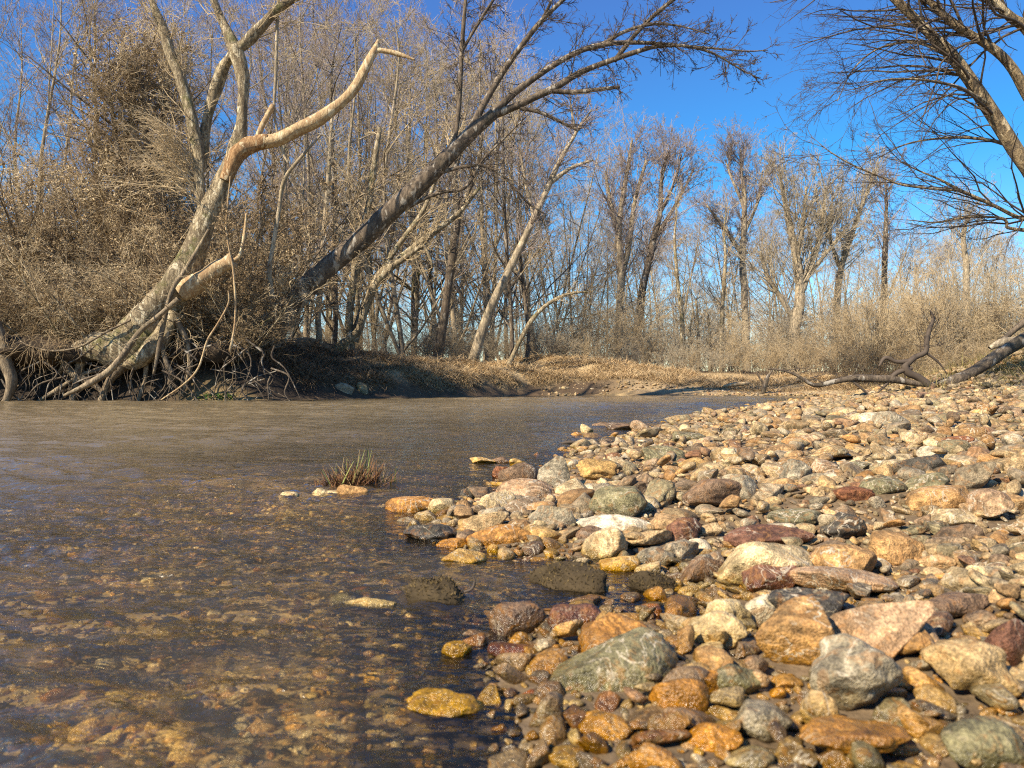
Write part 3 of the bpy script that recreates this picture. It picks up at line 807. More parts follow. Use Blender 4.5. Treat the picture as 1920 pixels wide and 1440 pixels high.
for i in solo:
    lm = min(SHORT, key=lambda j: (LAND[j][0] - A[i, 0]) ** 2 + (LAND[j][1] - A[i, 1]) ** 2)
    dx, dy = A[i, 0] - LAND[lm][0], A[i, 1] - LAND[lm][1]
    keyed.setdefault((words_for(i), rel(dx, dy), lm), []).append((math.hypot(dx, dy), i))
ORD = ['', 'second ', 'third ', 'fourth ', 'fifth ', 'sixth ', 'seventh ', 'eighth ', 'ninth ', 'tenth ']
solo_label = {}
for (wd, rl, lm), lst in keyed.items():
    lst.sort()
    for n, (dd, i) in enumerate(lst):
        solo_label[i] = f'{wd} {rl} {SHORT[lm]}' if len(lst) == 1 else f'{["first", "second", "third", "fourth", "fifth", "sixth", "seventh", "eighth", "ninth", "tenth"][min(n, 9)]} {wd} {rl} {SHORT[lm]}'
for n, i in enumerate(solo):
    s = A[i]; tn = dusty(TINT[names[ti[i]]], R8(int(i)))
    o = put_stone(3000 + int(i), 4, kn[ki[i]], s[3:6], s[:3], (s[7], s[8], s[6]), tn, R8(int(i) + 9).random() ** 3 * .6)
    tag(o, solo_label[i], 'stone', 'cobbles of the gravel bar')

POOL = {l: [(rock(500 + j, l, kn[j % 5]), j % 5) for j in range(25)] for l in (2, 3)}
def merged(idx, name, seed):
    r = R8(seed); Vs, Fs, Cs, o = [], [], [], 0
    for i in idx:
        s = A[i]; px = s[3] / max(s[1], .3) * F * .53
        l = 3 if px > 9 else 2
        V0 = POOL[l][int(r.integers(5)) * 5 + ki[i]][0]
        Vv = (V0 * s[3:6]) @ rot(s[7], s[8], s[6]).T + s[:3]
        Vs.append(Vv); Fs.append(ICO[l][1] + o); o += len(Vv)
        c = np.array([*(dusty(TINT[names[ti[i]]], r) * (2.3 if nbar <= i < nbar + nbed else 1.)), r.random() ** 3 * .6])  # bed pebbles coloured brighter to make up for sunlight the water blocks
        Cs.append(np.tile(c, (len(Vv), 1)))
    ob = mesh_np(name, np.concatenate(Vs), np.concatenate(Fs), M_STONE, np.concatenate(Cs))
    return ob
tag(merged([i for i in rest if i < nbar], 'gravel', 1), 'countless smaller cobbles and pebbles covering the bar', kind='stuff')
tag(merged([i for i in rest if nbar <= i < nbar + nbed], 'riverbed_pebbles', 2), 'pebbles lying on the stream bed under clear shallow water', kind='stuff')
tag(merged([i for i in rest if i >= n0], 'shoreline_pebbles', 3), 'pale pebbles strewn along the far shoreline', kind='stuff')
# ------------------------------------------------------------------ traced trees
def wood(name, parent, limbs, mat, m=12, seed=1, amp=.12, loc=(0, 0, 0)):
    V, Fq = limb_mesh(limbs, m, seed, amp)
    return mesh_np(name, V - np.array(loc), Fq, mat, parent=parent)

def twigs_on(limbs, rng, n1=26, n2=6, n3=5, len1=1.6, up=.06, bias=(0, 0, 0), rt=.005, t0=.3, spread=42, wig=.12, n4=0, ratio2=.5):
    L = cat(limbs)
    ln = np.linalg.norm(np.diff(L[0], axis=1), axis=2).sum(1); w = ln / ln.mean()
    A1 = spawn(*L, n1, 7, 1., spread, rng, wig, up, bias, t0=t0, rr=.45, rmin=rt * 2, lenabs=len1, shrink=.45, weights=w)
    A2 = spawn(*A1, n2, 5, ratio2, 38, rng, wig * 1.2, up * .7, np.array(bias) * .5, t0=.12, rr=.55, rmin=rt * 1.3)
    A3 = spawn(*A2, n3, 4, .5, 38, rng, wig * 1.3, up * .5, t0=.12, rr=.6, rmin=rt)
    out = [tube(*A1, 5), tube(*A2, 3), tube(*A3, 3)]
    if n4: out.append(tube(*spawn(*A3, n4, 3, .55, 36, rng, wig * 1.3, 0, t0=.15, rr=.7, rmin=rt * .8, tip=.6), 3))
    return join(out)

def traced_tree(name, D, rows, mat, twmat, label, cat_='tree', seed=1, amp=.12, m=12, ws=1., **tw):
    rows = [[(r[0], r[1], r[2] * ws, *r[3:]) for r in rw] for rw in rows]
    limbs = [traced(r, D) for r in rows]
    base = limbs[0][0][0, 0].copy()
    e = empty(name, base, label, cat_)
    wood('trunk', e, limbs, mat, m, seed, amp, base)
    if twmat:
        V, Fq = twigs_on(limbs, R8(seed + 7), **tw)
        mesh_np('crown', V - base, Fq, twmat, parent=e)
    return e, base, limbs

# the pale leaning sycamore on the cut bank
S_MAIN = [(190, 650, 70), (232, 652, 100), (270, 618, 100), (310, 568, 78), (345, 515, 64), (370, 455, 54), (398, 385, 48), (425, 325, 44), (448, 280, 42)]
S_UP = [(436, 300, 34), (452, 240, 31), (457, 180, 30), (453, 130, 30), (441, 88, 32)]
S_UPL = [(443, 96, 30), (425, 58, 23), (408, 20, 21), (395, -20, 19), (378, -90, 14), (350, -180, 8)]
S_UPR = [(444, 95, 26), (470, 70, 24), (495, 45, 23), (520, 18, 22), (560, -8, 18), (640, -60, 13), (740, -120, 7)]
S_SEC = [(380, 405, 18), (374, 340, 24), (373, 285, 25), (363, 240, 28), (352, 190, 28), (338, 145, 25), (320, 105, 23), (308, 60, 21), (292, 20, 18), (278, -20, 16), (258, -100, 10)]
S_THIRD = [(376, 320, 20, .3), (386, 240, 25, .35), (400, 180, 25, .4), (418, 130, 24, .35), (442, 92, 18, .1)]
S_STUMP = [(285, 622, 84), (235, 650, 90), (195, 650, 76), (160, 652, 50), (128, 676, 24), (112, 700, 8)]
S_BULB = [(330, 585, 40, -.1), (296, 640, 46, -.2), (262, 674, 38, -.25), (232, 684, 18, -.2)]
S_KNOB = [(262, 618, 50, .1), (222, 590, 36, .1), (205, 565, 22, .1)]
DS = 17.8
syc, sb, sl_ = traced_tree('leaning_sycamore', DS, [S_MAIN, S_UP, S_UPL, S_UPR, S_SEC, S_THIRD, S_STUMP, S_BULB], M_PALE, None,
                         'pale leaning sycamore on the cut bank, with three upright limbs and a torn dead branch', seed=3, amp=.2, m=20, ws=.78)
wood('dead_branch', syc, [traced([(497, 266, 28), (520, 262, 26), (560, 242, 25), (600, 222, 24), (640, 192, 21), (668, 160, 19), (690, 118, 16), (704, 92, 13), (709, 74, 3)], DS),
                          traced([(703, 93, 9), (730, 97, 9), (752, 103, 8), (778, 112, 3)], DS), traced([(480, 268, 12), (492, 235, 11), (508, 205, 10), (512, 196, 7)], DS)], M_DEAD, 12, 5, .12, sb)
wood('torn_wood', syc, [traced([(420, 338, 18, -.16), (432, 312, 26, -.12), (447, 287, 33, -.06), (470, 272, 31, -.03), (505, 264, 25)], DS)], M_ORANGE, 14, 6, .3, sb)
wood('broken_stub', syc, [traced([(340, 548, 38), (375, 525, 33), (405, 504, 31), (437, 489, 29)], DS - .1), traced([(433, 492, 7), (450, 478, 6), (458, 440, 5), (462, 400, 3)], DS - .1)], M_DEAD, 12, 8, .2, sb)
V, Fq = twigs_on([traced(r, DS) for r in (S_UPL, S_UPR, S_SEC)], R8(31), n1=22, n2=7, n3=5, len1=1.5, up=.05, rt=.005, t0=.1)
V2, F2 = twigs_on([traced(r, DS) for r in ([(392, 402, 10), (370, 330, 10), (365, 260, 10)], [(376, 395, 14), (372, 330, 12), (371, 290, 10)])], R8(32), n1=20, n2=8, n3=5, len1=2.2, up=-.01, bias=(-1.1, -.2, .1), rt=.005, t0=.05)
mesh_np('crown', *(lambda v, f: (v - sb, f))(*join([(V, Fq), (V2, F2)])), M_TW_TAN, parent=syc)
rr_ = R8(41)
for k, rws in enumerate([[(165, 640, 40), (150, 690, 28), (138, 745, 22), (130, 765, 16)], [(235, 676, 40), (205, 715, 24), (190, 750, 20), (186, 765, 14)],
             [(120, 668, 16), (135, 700, 24), (170, 716, 20), (200, 742, 12)], [(300, 640, 20, -.2), (312, 680, 16, -.2), (322, 700, 14, -.2), (316, 722, 8, -.2)],
             [(275, 670, 20), (272, 710, 14), (262, 745, 12), (255, 765, 8)], [(215, 690, 16), (160, 700, 14), (100, 735, 12), (60, 760, 8)], [(330, 600, 18, -.1), (350, 640, 14), (356, 690, 12), (340, 742, 8)]]):
    wood('root', syc, [traced([(q[0], q[1], q[2] * .62, *q[3:]) for q in rws], DS - .15)], M_ROOT, 9, 60 + k, .22, sb)
rl = []
for k in range(110):
    x0 = rr_.uniform(-10, 520); y0 = rr_.uniform(625, 712); w = rr_.choice([1.2, 1.5, 2, 4])
    x1 = x0 + rr_.normal() * 34; x2 = x1 + rr_.normal() * 34
    rl.append(traced([(x0, y0, w), (x1, y0 + rr_.uniform(10, 30), w * .9), ((x1 + x2) / 2 + rr_.normal() * 10, y0 + 45, w * .7), (x2, 756, w * .4)], 18.0 - rr_.uniform(.1, .7), 12))
tag(mesh_np('root_tangle', *join([tube(P, R, 5) for P, R in rl]), M_DARK), 'tangle of thin exposed roots hanging down the cut bank', 'roots', kind='stuff')

# dark trunk leaning far out over the river
T2 = [[(462, 720, 96), (488, 662, 80), (520, 605, 66), (560, 555, 58), (610, 505, 54), (660, 462, 51), (710, 418, 49), (760, 372, 47), (810, 325, 44), (850, 285, 40), (885, 248, 36), (925, 213, 32)],
      [(878, 254, 22), (905, 200, 19), (940, 140, 16), (975, 90, 14), (1010, 45, 13), (1050, 5, 12), (1100, -40, 9)],
      [(1010, 48, 9), (1030, 10, 8), (1045, -30, 7)],
      [(915, 222, 22), (960, 178, 18), (1000, 148, 16), (1045, 118, 14), (1090, 95, 14), (1140, 82, 13), (1200, 80, 11), (1260, 84, 8), (1330, 90, 6), (1400, 96, 4), (1440, 94, 2)],
      [(1130, 83, 11), (1170, 60, 10), (1220, 46, 8), (1270, 48, 5), (1330, 64, 3)],
      [(920, 217, 24), (970, 198, 19), (1000, 183, 18), (1040, 165, 17), (1090, 135, 15), (1150, 112, 13), (1200, 95, 12), (1240, 86, 10), (1290, 87, 8), (1340, 101, 6), (1380, 125, 4), (1430, 150, 2)],
      [(1035, 170, 13), (1075, 173, 12), (1120, 168, 10), (1162, 163, 8)],
      [(975, 203, 11), (1010, 210, 9), (1050, 228, 8), (1085, 246, 6)],
      [(1152, 114, 13), (1185, 72, 12), (1220, 35, 11), (1262, 0, 10), (1320, -40, 7)],
      [(846, 294, 14), (856, 240, 12), (862, 183, 12), (866, 93, 11), (873, 0, 10), (880, -60, 8)],
      [(866, 96, 8), (890, 55, 8), (925, 0, 7), (960, -50, 5)],
      [(786, 348, 12), (830, 323, 11), (883, 311, 10), (913, 313, 9), (947, 333, 8), (987, 378, 6), (1020, 400, 3)],
      [(730, 408, 12), (790, 375, 11), (830, 360, 10), (873, 351, 9), (905, 300, 7), (950, 255, 5), (990, 215, 3)]]
t2, b2, l2 = traced_tree('leaning_tree', 20.4, T2, M_DARK, None, 'dark trunk leaning far out over the river, its limbs arching against the sky', seed=13, amp=.1, m=14, ws=.72)
V, Fq = twigs_on(l2[1:], R8(131), n1=24, n2=7, n3=5, len1=1.25, up=.03, rt=.0055, t0=.2, spread=48, wig=.16)
mesh_np('crown', V - b2, Fq, M_TW_DARK, parent=t2)

# big flaky-barked tree over the bar
T11 = [[(2100, 860, 120), (2070, 720, 86), (2040, 600, 70), (1990, 440, 56), (1950, 352, 50), (1900, 275, 46), (1850, 195, 42), (1790, 110, 36), (1735, 55, 32), (1680, 0, 26), (1640, -40, 22), (1570, -110, 14)],
       [(2020, 470, 46), (1965, 260, 40), (1920, 165, 34), (1890, 117, 30), (1855, 86, 28), (1815, 62, 27), (1785, 42, 26), (1745, 5, 22), (1700, -40, 16), (1640, -100, 10)],
       [(2050, 500, 50), (2000, 190, 44), (1935, 65, 40), (1895, 32, 34), (1862, 0, 30), (1830, -45, 22)],
       [(2040, 580, 40), (1985, 450, 22), (1940, 414, 15), (1907, 407, 13), (1867, 387, 12), (1830, 370, 11), (1797, 355, 10), (1763, 337, 7), (1723, 320, 5), (1680, 300, 3)],
       [(1800, 357, 8), (1760, 355, 8), (1693, 347, 7), (1660, 335, 6), (1600, 310, 5), (1560, 287, 4), (1537, 270, 2)],
       [(1960, 435, 13), (1893, 428, 11), (1888, 417, 10), (1873, 408, 9), (1813, 407, 7), (1757, 417, 5), (1700, 412, 3)],
       [(1850, 195, 14, -.2), (1800, 165, 11, -.5), (1730, 150, 8, -.8), (1660, 150, 6, -1), (1600, 168, 3, -1.2)],
       [(1790, 110, 14, .3), (1720, 80, 10, .6), (1650, 90, 7, .9), (1600, 130, 5, 1.1), (1570, 190, 3, 1.2)],
       [(1900, 275, 14, .3), (1850, 262, 10, .4), (1780, 258, 8, .5), (1700, 270, 5, .6), (1640, 300, 3, .7)]]
t11, b11, l11 = traced_tree('river_birch', 9.6, T11, M_RIGHT, None, 'big flaky-barked tree with long drooping twigs reaching in above the gravel bar', seed=23, amp=.12, m=16, ws=.56)
V, Fq = twigs_on(l11[3:], R8(231), n1=13, n2=6, n3=5, len1=1.5, up=-.02, bias=(-.7, 0, -.1), rt=.002, t0=.08, spread=50, wig=.16)
V2, F2 = twigs_on(l11[:3], R8(232), n1=26, n2=7, n3=5, len1=2.0, up=-.045, bias=(-.85, -.1, .1), rt=.002, t0=.40, spread=56, wig=.15)
mesh_np('crown', *(lambda v, f: (v - b11, f))(*join([(V, Fq), (V2, F2)])), M_TW_DARK, parent=t11)

# ---- other traced trees of the wood
def tt(name, D, rows, mat, tw, label, seed, **k):
    kw = dict(n1=20, n2=6, n3=5, len1=1.6, up=.06, rt=.007, t0=.3); kw.update(k)
    return traced_tree(name, D, rows, mat, tw, label, seed=seed, m=9, **kw)
tt('slender_tree', 25, [[(590, 700, 12), (598, 640, 11), (596, 590, 11), (603, 520, 10), (605, 460, 9), (612, 380, 8), (618, 300, 7), (622, 220, 5)]], M_GREY, M_TW_GREY, 'slender grey tree with a kinked stem just right of the dark leaning trunk', 301)
tt('bent_tree', 24.5, [[(600, 700, 22), (628, 660, 20), (655, 635, 17), (675, 615, 15), (684, 575, 13), (700, 540, 13), (730, 505, 12), (765, 480, 10), (790, 462, 8), (800, 470, 6), (812, 500, 4)]], M_PALE, M_TW_TAN, 'low pale tree bent over in an elbow, rooted where the mound grass begins', 302, n1=12, len1=1.1)
tt('forked_tree', 26, [[(666, 700, 20), (656, 640, 18), (655, 590, 17), (664, 520, 16), (672, 450, 15), (690, 390, 13), (700, 320, 11), (712, 240, 8)],
                       [(662, 640, 20), (690, 560, 19), (715, 515, 18), (745, 490, 17), (780, 462, 15), (820, 430, 12), (860, 400, 9), (900, 350, 6)],
                       [(700, 540, 10), (740, 470, 10), (790, 400, 9), (820, 330, 7), (850, 250, 4)]], M_PALE, M_TW_TAN, 'pale forked tree with one straight and one slanting limb, beside the dark leaning trunk', 303, n1=24)
tt('dark_tree', 30, [[(815, 700, 20), (832, 600, 17), (840, 540, 16), (850, 470, 15), (858, 400, 13), (852, 330, 11), (860, 250, 8), (855, 150, 5)], [(858, 400, 9), (890, 330, 7), (905, 250, 5)]], M_DARK, M_TW_GREY, 'upright dark-stemmed tree standing behind the grassy mound', 304, n1=26, len1=2)
tt('slanting_tree', 30, [[(885, 680, 20), (915, 590, 17), (945, 525, 16), (975, 465, 14), (1005, 400, 12), (1030, 345, 10), (1050, 300, 9), (1075, 258, 7), (1085, 240, 6), (1110, 205, 3)], [(1033, 342, 8), (1070, 315, 7), (1112, 300, 4)], [(1080, 250, 5), (1073, 215, 4), (1068, 175, 2)], [(1000, 405, 7), (985, 340, 6), (975, 280, 4)]], M_GREY, M_TW_PURP, 'slanting grey tree rising to the right out of the grassy mound', 305, n1=30, n2=7, len1=1.9)
tt('arched_sapling', 28, [[(950, 690, 10), (985, 620, 9), (1010, 585, 8), (1040, 562, 7), (1070, 550, 6), (1102, 547, 4)]], M_PALE, M_TW_TAN, 'white-barked sapling arching low over the mound', 306, n1=8, len1=.8)
FAN = dict(n1=30, n2=7, n3=6, len1=3.4, up=.10, rt=.007, t0=.32, spread=36, wig=.09, n4=4)
tt('twin_stem_tree', 44, [[(1160, 700, 16), (1160, 620, 15), (1163, 560, 15), (1166, 500, 14), (1160, 440, 12), (1166, 380, 10), (1178, 310, 8), (1185, 262, 4)], [(1165, 520, 12), (1180, 460, 10), (1190, 380, 8), (1212, 300, 5)], [(1162, 450, 8), (1145, 380, 7), (1135, 320, 4)]], M_GREY, M_TW_PURP, 'tall tree with a fan of purplish twigs, the left one of the fan-crowned pair', 307, **FAN)
tt('fan_crowned_tree', 44, [[(1186, 700, 17), (1198, 600, 15), (1205, 540, 15), (1215, 500, 13), (1225, 450, 12), (1238, 400, 10), (1240, 340, 8), (1252, 285, 4)], [(1222, 455, 10), (1245, 420, 9), (1275, 370, 6), (1302, 315, 3)], [(1238, 400, 7), (1265, 340, 5), (1278, 290, 3)]], M_DARK, M_TW_PURP, 'fan-crowned tree leaning rightward, dark at its foot, the right one of the pair', 308, **FAN)
tt('pale_sapling', 36, [[(1284, 712, 11), (1281, 650, 10), (1278, 590, 8), (1270, 520, 7), (1265, 450, 5), (1268, 400, 3), (1264, 360, 1)]], M_PALE, M_TW_TAN, 'thin straight pale trunk behind the dry grass, right of the fan-crowned pair', 309)
tt('pale_pole', 36, [[(1352, 714, 11), (1353, 640, 9), (1355, 570, 8), (1360, 490, 6), (1358, 430, 4), (1364, 380, 1)]], M_PALE, M_TW_TAN, 'straight pale pole-like trunk, the brightest of the thin stems behind the dry grass', 310)
for q, (rws, lb_) in enumerate([([(1308, 710, 6), (1310, 640, 5), (1305, 560, 4)], 'thin pale stem midway between the two straight pale trunks'), ([(1330, 710, 6), (1332, 650, 5), (1328, 590, 3)], 'short thin stem just beside the brightest pale pole'), ([(1296, 706, 5), (1292, 640, 4), (1300, 580, 3)], 'thread-like grey stem next to the thin straight pale trunk')]):
    tt('thin_stem', 36, [rws], M_PALE, M_TW_TAN, lb_, 311 + q, n1=10, len1=.9)
tt('tall_tree', 48, [[(1402, 720, 15), (1396, 560, 13), (1392, 500, 12), (1395, 430, 11), (1396, 370, 9), (1390, 320, 6), (1388, 278, 3)], [(1393, 480, 9), (1360, 430, 7), (1325, 385, 4)], [(1394, 440, 7), (1420, 380, 6), (1430, 320, 3)], [(1396, 390, 6), (1370, 330, 4), (1360, 300, 2)]], M_GREY, M_TW_PURP, 'tallest tree of the far row, its crown standing clear against open sky', 315, **FAN)
tt('spreading_tree', 40, [[(1495, 710, 19), (1490, 620, 22), (1500, 560, 18), (1497, 500, 15), (1480, 420, 12), (1470, 370, 8), (1462, 325, 4)], [(1498, 560, 14), (1520, 500, 11), (1540, 430, 8), (1548, 350, 4)], [(1495, 610, 12), (1465, 560, 10), (1440, 520, 8), (1425, 470, 5)], [(1500, 540, 9), (1545, 480, 7), (1585, 430, 4)], [(1494, 480, 8), (1505, 420, 7), (1512, 350, 4)]], M_GREY, M_TW_GREY, 'broad spreading tree with several twisted limbs in the middle of the far row', 316, **FAN)
tt('crooked_tree', 42, [[(1562, 715, 15), (1570, 560, 13), (1578, 500, 12), (1600, 430, 10), (1622, 370, 6), (1640, 320, 3)], [(1576, 505, 8), (1555, 440, 6), (1560, 380, 3)]], M_GREY, M_TW_GREY, 'crooked tree leaning toward the big flaky-barked tree, next to the broad spreading one', 317, **FAN)
tt('upright_tree', 45, [[(1655, 715, 13), (1658, 520, 11), (1660, 450, 9), (1662, 380, 6), (1660, 340, 3)]], M_DARK, M_TW_PURP, 'small upright tree with a dark central stem under the drooping twigs', 318, **FAN)
tt('leaning_snag', 43, [[(1818, 715, 14), (1812, 560, 12), (1812, 500, 11), (1806, 440, 8), (1820, 395, 4)]], M_GREY, M_TW_GREY, 'grey tree behind the tall brush, farthest along toward the log', 319, **FAN)

# ------------------------------------------------------------------ vines, snags, fallen wood
def stick(name, rows, D, mat, label, cat_, m=7, seed=1, extra=(), group=None):
    V, Fq = limb_mesh([traced(r, D) for r in [rows, *extra]], m, seed, .14)
    return tag(mesh_np(name, V, Fq, mat), label, cat_, group)
stick('hanging_vine', [(392, 430, 6), (372, 465, 7), (345, 510, 8), (322, 545, 8), (308, 600, 9), (298, 650, 8), (288, 702, 5)], 17.35, M_ROOT, 'thick vine lying along the sycamore trunk and ending in a frayed tip', 'vine')
stick('hanging_vine', [(335, 560, 9), (300, 590, 9), (262, 622, 10), (235, 660, 12), (205, 695, 12), (165, 720, 12), (120, 742, 7)], 17.15, M_ROOT, 'long curved root crossing in front of the sycamore base down to the water', 'root')
stick('hanging_vine', [(428, 545, 3), (428, 570, 4), (405, 612, 4), (388, 640, 4), (372, 690, 4), (345, 720, 4), (302, 750, 3)], 17.2, M_DEAD, 'thin pale curving shoot dipping to the water right of the sycamore base', 'vine')
stick('hanging_vine', [(432, 330, 2), (424, 420, 3), (430, 470, 3), (437, 505, 4), (441, 560, 5), (440, 610, 4), (431, 659, 5)], 17.3, M_DEAD, 'straight pale stick dangling below the broken sycamore stub', 'vine')
stick('hanging_vine', [(523, -20, 6), (519, 60, 6), (517, 140, 6), (514, 200, 5), (520, 250, 5), (532, 290, 5), (541, 306, 4)], 17.9, M_GREY, 'vine hanging from the top of the frame across the torn dead branch', 'vine')
stick('hanging_vine', [(600, 255, 4), (560, 300, 6), (532, 340, 7), (522, 400, 8), (512, 460, 8), (505, 510, 9), (512, 560, 8)], 19.0, M_GREY, 'grey vine sagging between the torn branch and the dark leaning trunk', 'vine')
stick('hanging_vine', [(245, 600, 4), (200, 622, 4), (150, 650, 4), (100, 658, 4), (60, 650, 3), (38, 640, 3)], 17.2, M_ROOT, 'thin vine looping left from the sycamore base in front of the dark undercut', 'vine')
stick('root_stump', [(-12, 600, 20), (4, 640, 22), (10, 680, 24), (22, 715, 20), (12, 748, 12), (-6, 765, 8)], 17.3, M_ROOT, 'gnarled weathered root stump hanging over the water at the far end of the cut bank', 'root', 10, 3)
D_FB = 13.3
fb = empty('fallen_branch', pt(1740, 722, D_FB), 'black and white mottled fallen limb lying along the water edge with a crooked upright arm', 'branch')
fl = pt(1740, 722, D_FB)
wood('limb', fb, [traced([(1440, 692, 3), (1467, 694, 5), (1493, 703, 6), (1527, 722, 8), (1567, 715, 11), (1600, 709, 13), (1637, 710, 14), (1680, 712, 13), (1742, 724, 12)], D_FB)], M_DARK, 9, 4, .2, fl)
wood('upright_arm', fb, [traced([(1742, 724, 16), (1722, 708, 14), (1705, 700, 13), (1697, 688, 12), (1703, 679, 10)], D_FB), traced([(1700, 683, 11), (1716, 670, 9), (1735, 660, 9), (1738, 640, 8), (1742, 620, 8), (1750, 597, 6), (1744, 582, 2)], D_FB),
                         traced([(1703, 678, 8), (1680, 678, 7), (1660, 671, 8), (1648, 687, 3)], D_FB), traced([(1710, 690, 7), (1680, 700, 8), (1660, 722, 5), (1645, 737, 3)], D_FB), traced([(1595, 712, 4), (1615, 728, 4), (1629, 740, 2)], D_FB), traced([(1735, 660, 5), (1760, 680, 4), (1775, 700, 3)], D_FB)], M_TW_DARK, 8, 5, .25, fl)
for q_, rws_ in enumerate(([(1440, 692, 3), (1493, 703, 6), (1567, 715, 11), (1680, 712, 13)], [(1716, 670, 9), (1740, 640, 8), (1750, 597, 6)])):
    V, Fq = twigs_on([traced(rws_, D_FB)], R8(9 + q_), n1=12, n2=4, n3=3, len1=.6, rt=.003, t0=.05)
    mesh_np('twig', V - fl, Fq, M_TW_DARK, parent=fb)
stick('fallen_log', [(1722, 736, 10), (1770, 721, 18), (1815, 702, 20), (1855, 677, 21), (1890, 654, 22), (1960, 614, 23)], 13.4, M_DARK, 'dark bare log sloping down from the grassy bank to the gravel', 'log', 12, 7)
stick('driftwood_snag', [(1855, 653, 8), (1880, 642, 16), (1912, 638, 15), (1950, 634, 14)], 14.2, M_GREY, 'splintered pale plank-like snag lying above the dark log', 'log', 8, 8)
stick('driftwood_snag', [(1872, 645, 8), (1898, 622, 10), (1926, 600, 12), (1960, 580, 12)], 14.6, M_DARK, 'dark broken limb slanting up behind the splintered snag', 'log', 8, 9)
stick('driftwood_log', [(1356, 725, 5), (1375, 721, 8), (1404, 719, 6)], 27.2, M_DEAD, 'short pale driftwood log on the far flat shore', 'log', 8, 10)
stick('dead_stump', [(1430, 738, 9), (1434, 722, 11), (1440, 706, 7), (1448, 694, 3)], 26.2, M_DARK, 'small dark stump at the far water edge beside the pale driftwood log', 'stump', 8, 11, ([(1434, 722, 6), (1424, 708, 4), (1420, 700, 2)],))
stick('floating_stick', [(1046, 833, 4), (1070, 829, 7), (1098, 833, 4)], 5.05, M_TW_DARK, 'short black stick with a loop, stranded in the water near the far cream block', 'stick', 7, 12, ([(1060, 829, 2.5), (1066, 821, 2.5), (1072, 829, 2.5)],))

# ------------------------------------------------------------------ plant kinds and their copies
PT = [Proto('bare_tree', 16, *make_tree(16, 900 + j, r_, nl, sp, up_, fi, le, (7, 6, 5), fk, wig=wg, limb_ratio=lr, rt=.0065), bk, tw)
      for j, (r_, nl, sp, up_, fi, le, fk, wg, lr, bk, tw) in enumerate([
          (.13, 18, 38, .12, .2, .04, 0, .13, .48, M_GREY, M_TW_GREY), (.12, 15, 44, .09, .25, .07, 1, .15, .52, M_GREY, M_TW_GREY),
          (.14, 17, 56, .06, .15, .05, 0, .2, .55, M_GREY, M_TW_GREY), (.11, 14, 36, .13, .3, .09, 2, .12, .45, M_PALE, M_TW_TAN),
          (.13, 20, 50, .05, .12, .08, 1, .2, .5, M_PALE, M_TW_TAN), (.12, 16, 62, .10, .18, .12, 1, .18, .5, M_GREY, M_TW_GREY)])]
SH = [Proto('shrub', 4, *make_shrub(4, 950 + j, st, ln, tw, .13, .05, dr, rt=.0045, sr=.017), M_GREY, M_TW_TAN, 'stem', 'crown')
      for j, (st, ln, tw, dr) in enumerate([(20, .42, (9, 7, 4), .04), (16, .6, (10, 7, 4), .10), (24, .28, (8, 7, 4), .0)])]
def with_leaves(wf, n, size, seed):
    w, (V, Fq) = wf; r = R8(seed)
    c = V[r.integers(0, len(V), n)] + r.normal(size=(n, 3)) * .03
    u = r.normal(size=(n, 3)); u /= np.linalg.norm(u, axis=1, keepdims=True); v = np.cross(u, r.normal(size=(n, 3))); v /= np.linalg.norm(v, axis=1, keepdims=True)
    s_ = size * r.uniform(.5, 1.3, (n, 1)); u = u * s_; v = v * s_ * .5
    Q = np.stack([c - u, c - v, c + u, c + v], 1).reshape(-1, 3)
    return w, join([(V, Fq), (Q, np.arange(n * 4).reshape(-1, 4))])
TH = [Proto('thicket_shrub', 4, *with_leaves(make_shrub(4, 970 + j, 24, .6, (9, 5, 3), .2, .02, .12, rt=.0065, sr=.024), 5200, .032, 980 + j), M_DARK, M_TW_BROWN, 'stem', 'crown') for j in range(3)]
def make_veil(H, seed):
    """vine-smothered tree: a trunk hidden by masses of hanging twiggy vines"""
    w, f = make_tree(H, seed, .16, 22, 50, .02, .08, .03, (6, 5, 4), 0, rt=.006)
    rng = R8(seed + 5)
    n = 150; z = rng.uniform(.15, 1, n) * H; r = .15 * H * np.sqrt(rng.random(n)) * (1.0 - .35 * (z / H) ** 2) * (.75 + .35 * np.sin(z * 1.7 + seed)); a = rng.uniform(0, 6.283, n)
    P = np.empty((n, 6, 3)); P[:, 0] = np.c_[r * np.cos(a), r * np.sin(a), z]; d = rng.normal(size=(n, 3)) * .5 + np.array([0, 0, -.5])
    for j in range(1, 6):
        d = d + rng.normal(size=(n, 3)) * .35; d /= np.linalg.norm(d, axis=1, keepdims=True); P[:, j] = P[:, j - 1] + d * .24
    S = (P, np.full((n, 6), .008)); A = spawn(*S, 7, 5, .9, 60, rng, .3, -.03, rmin=.006); B = spawn(*A, 4, 4, .6, 55, rng, .3, -.02, rmin=.006)
    return w, join([f, tube(*S, 3), tube(*A, 3), tube(*B, 3)])
VE = [Proto('vine_covered_tree', 8, *with_leaves(make_veil(8, 990 + j), 2600, .04, 985 + j), M_DARK, M_TW_BROWN) for j in range(2)]

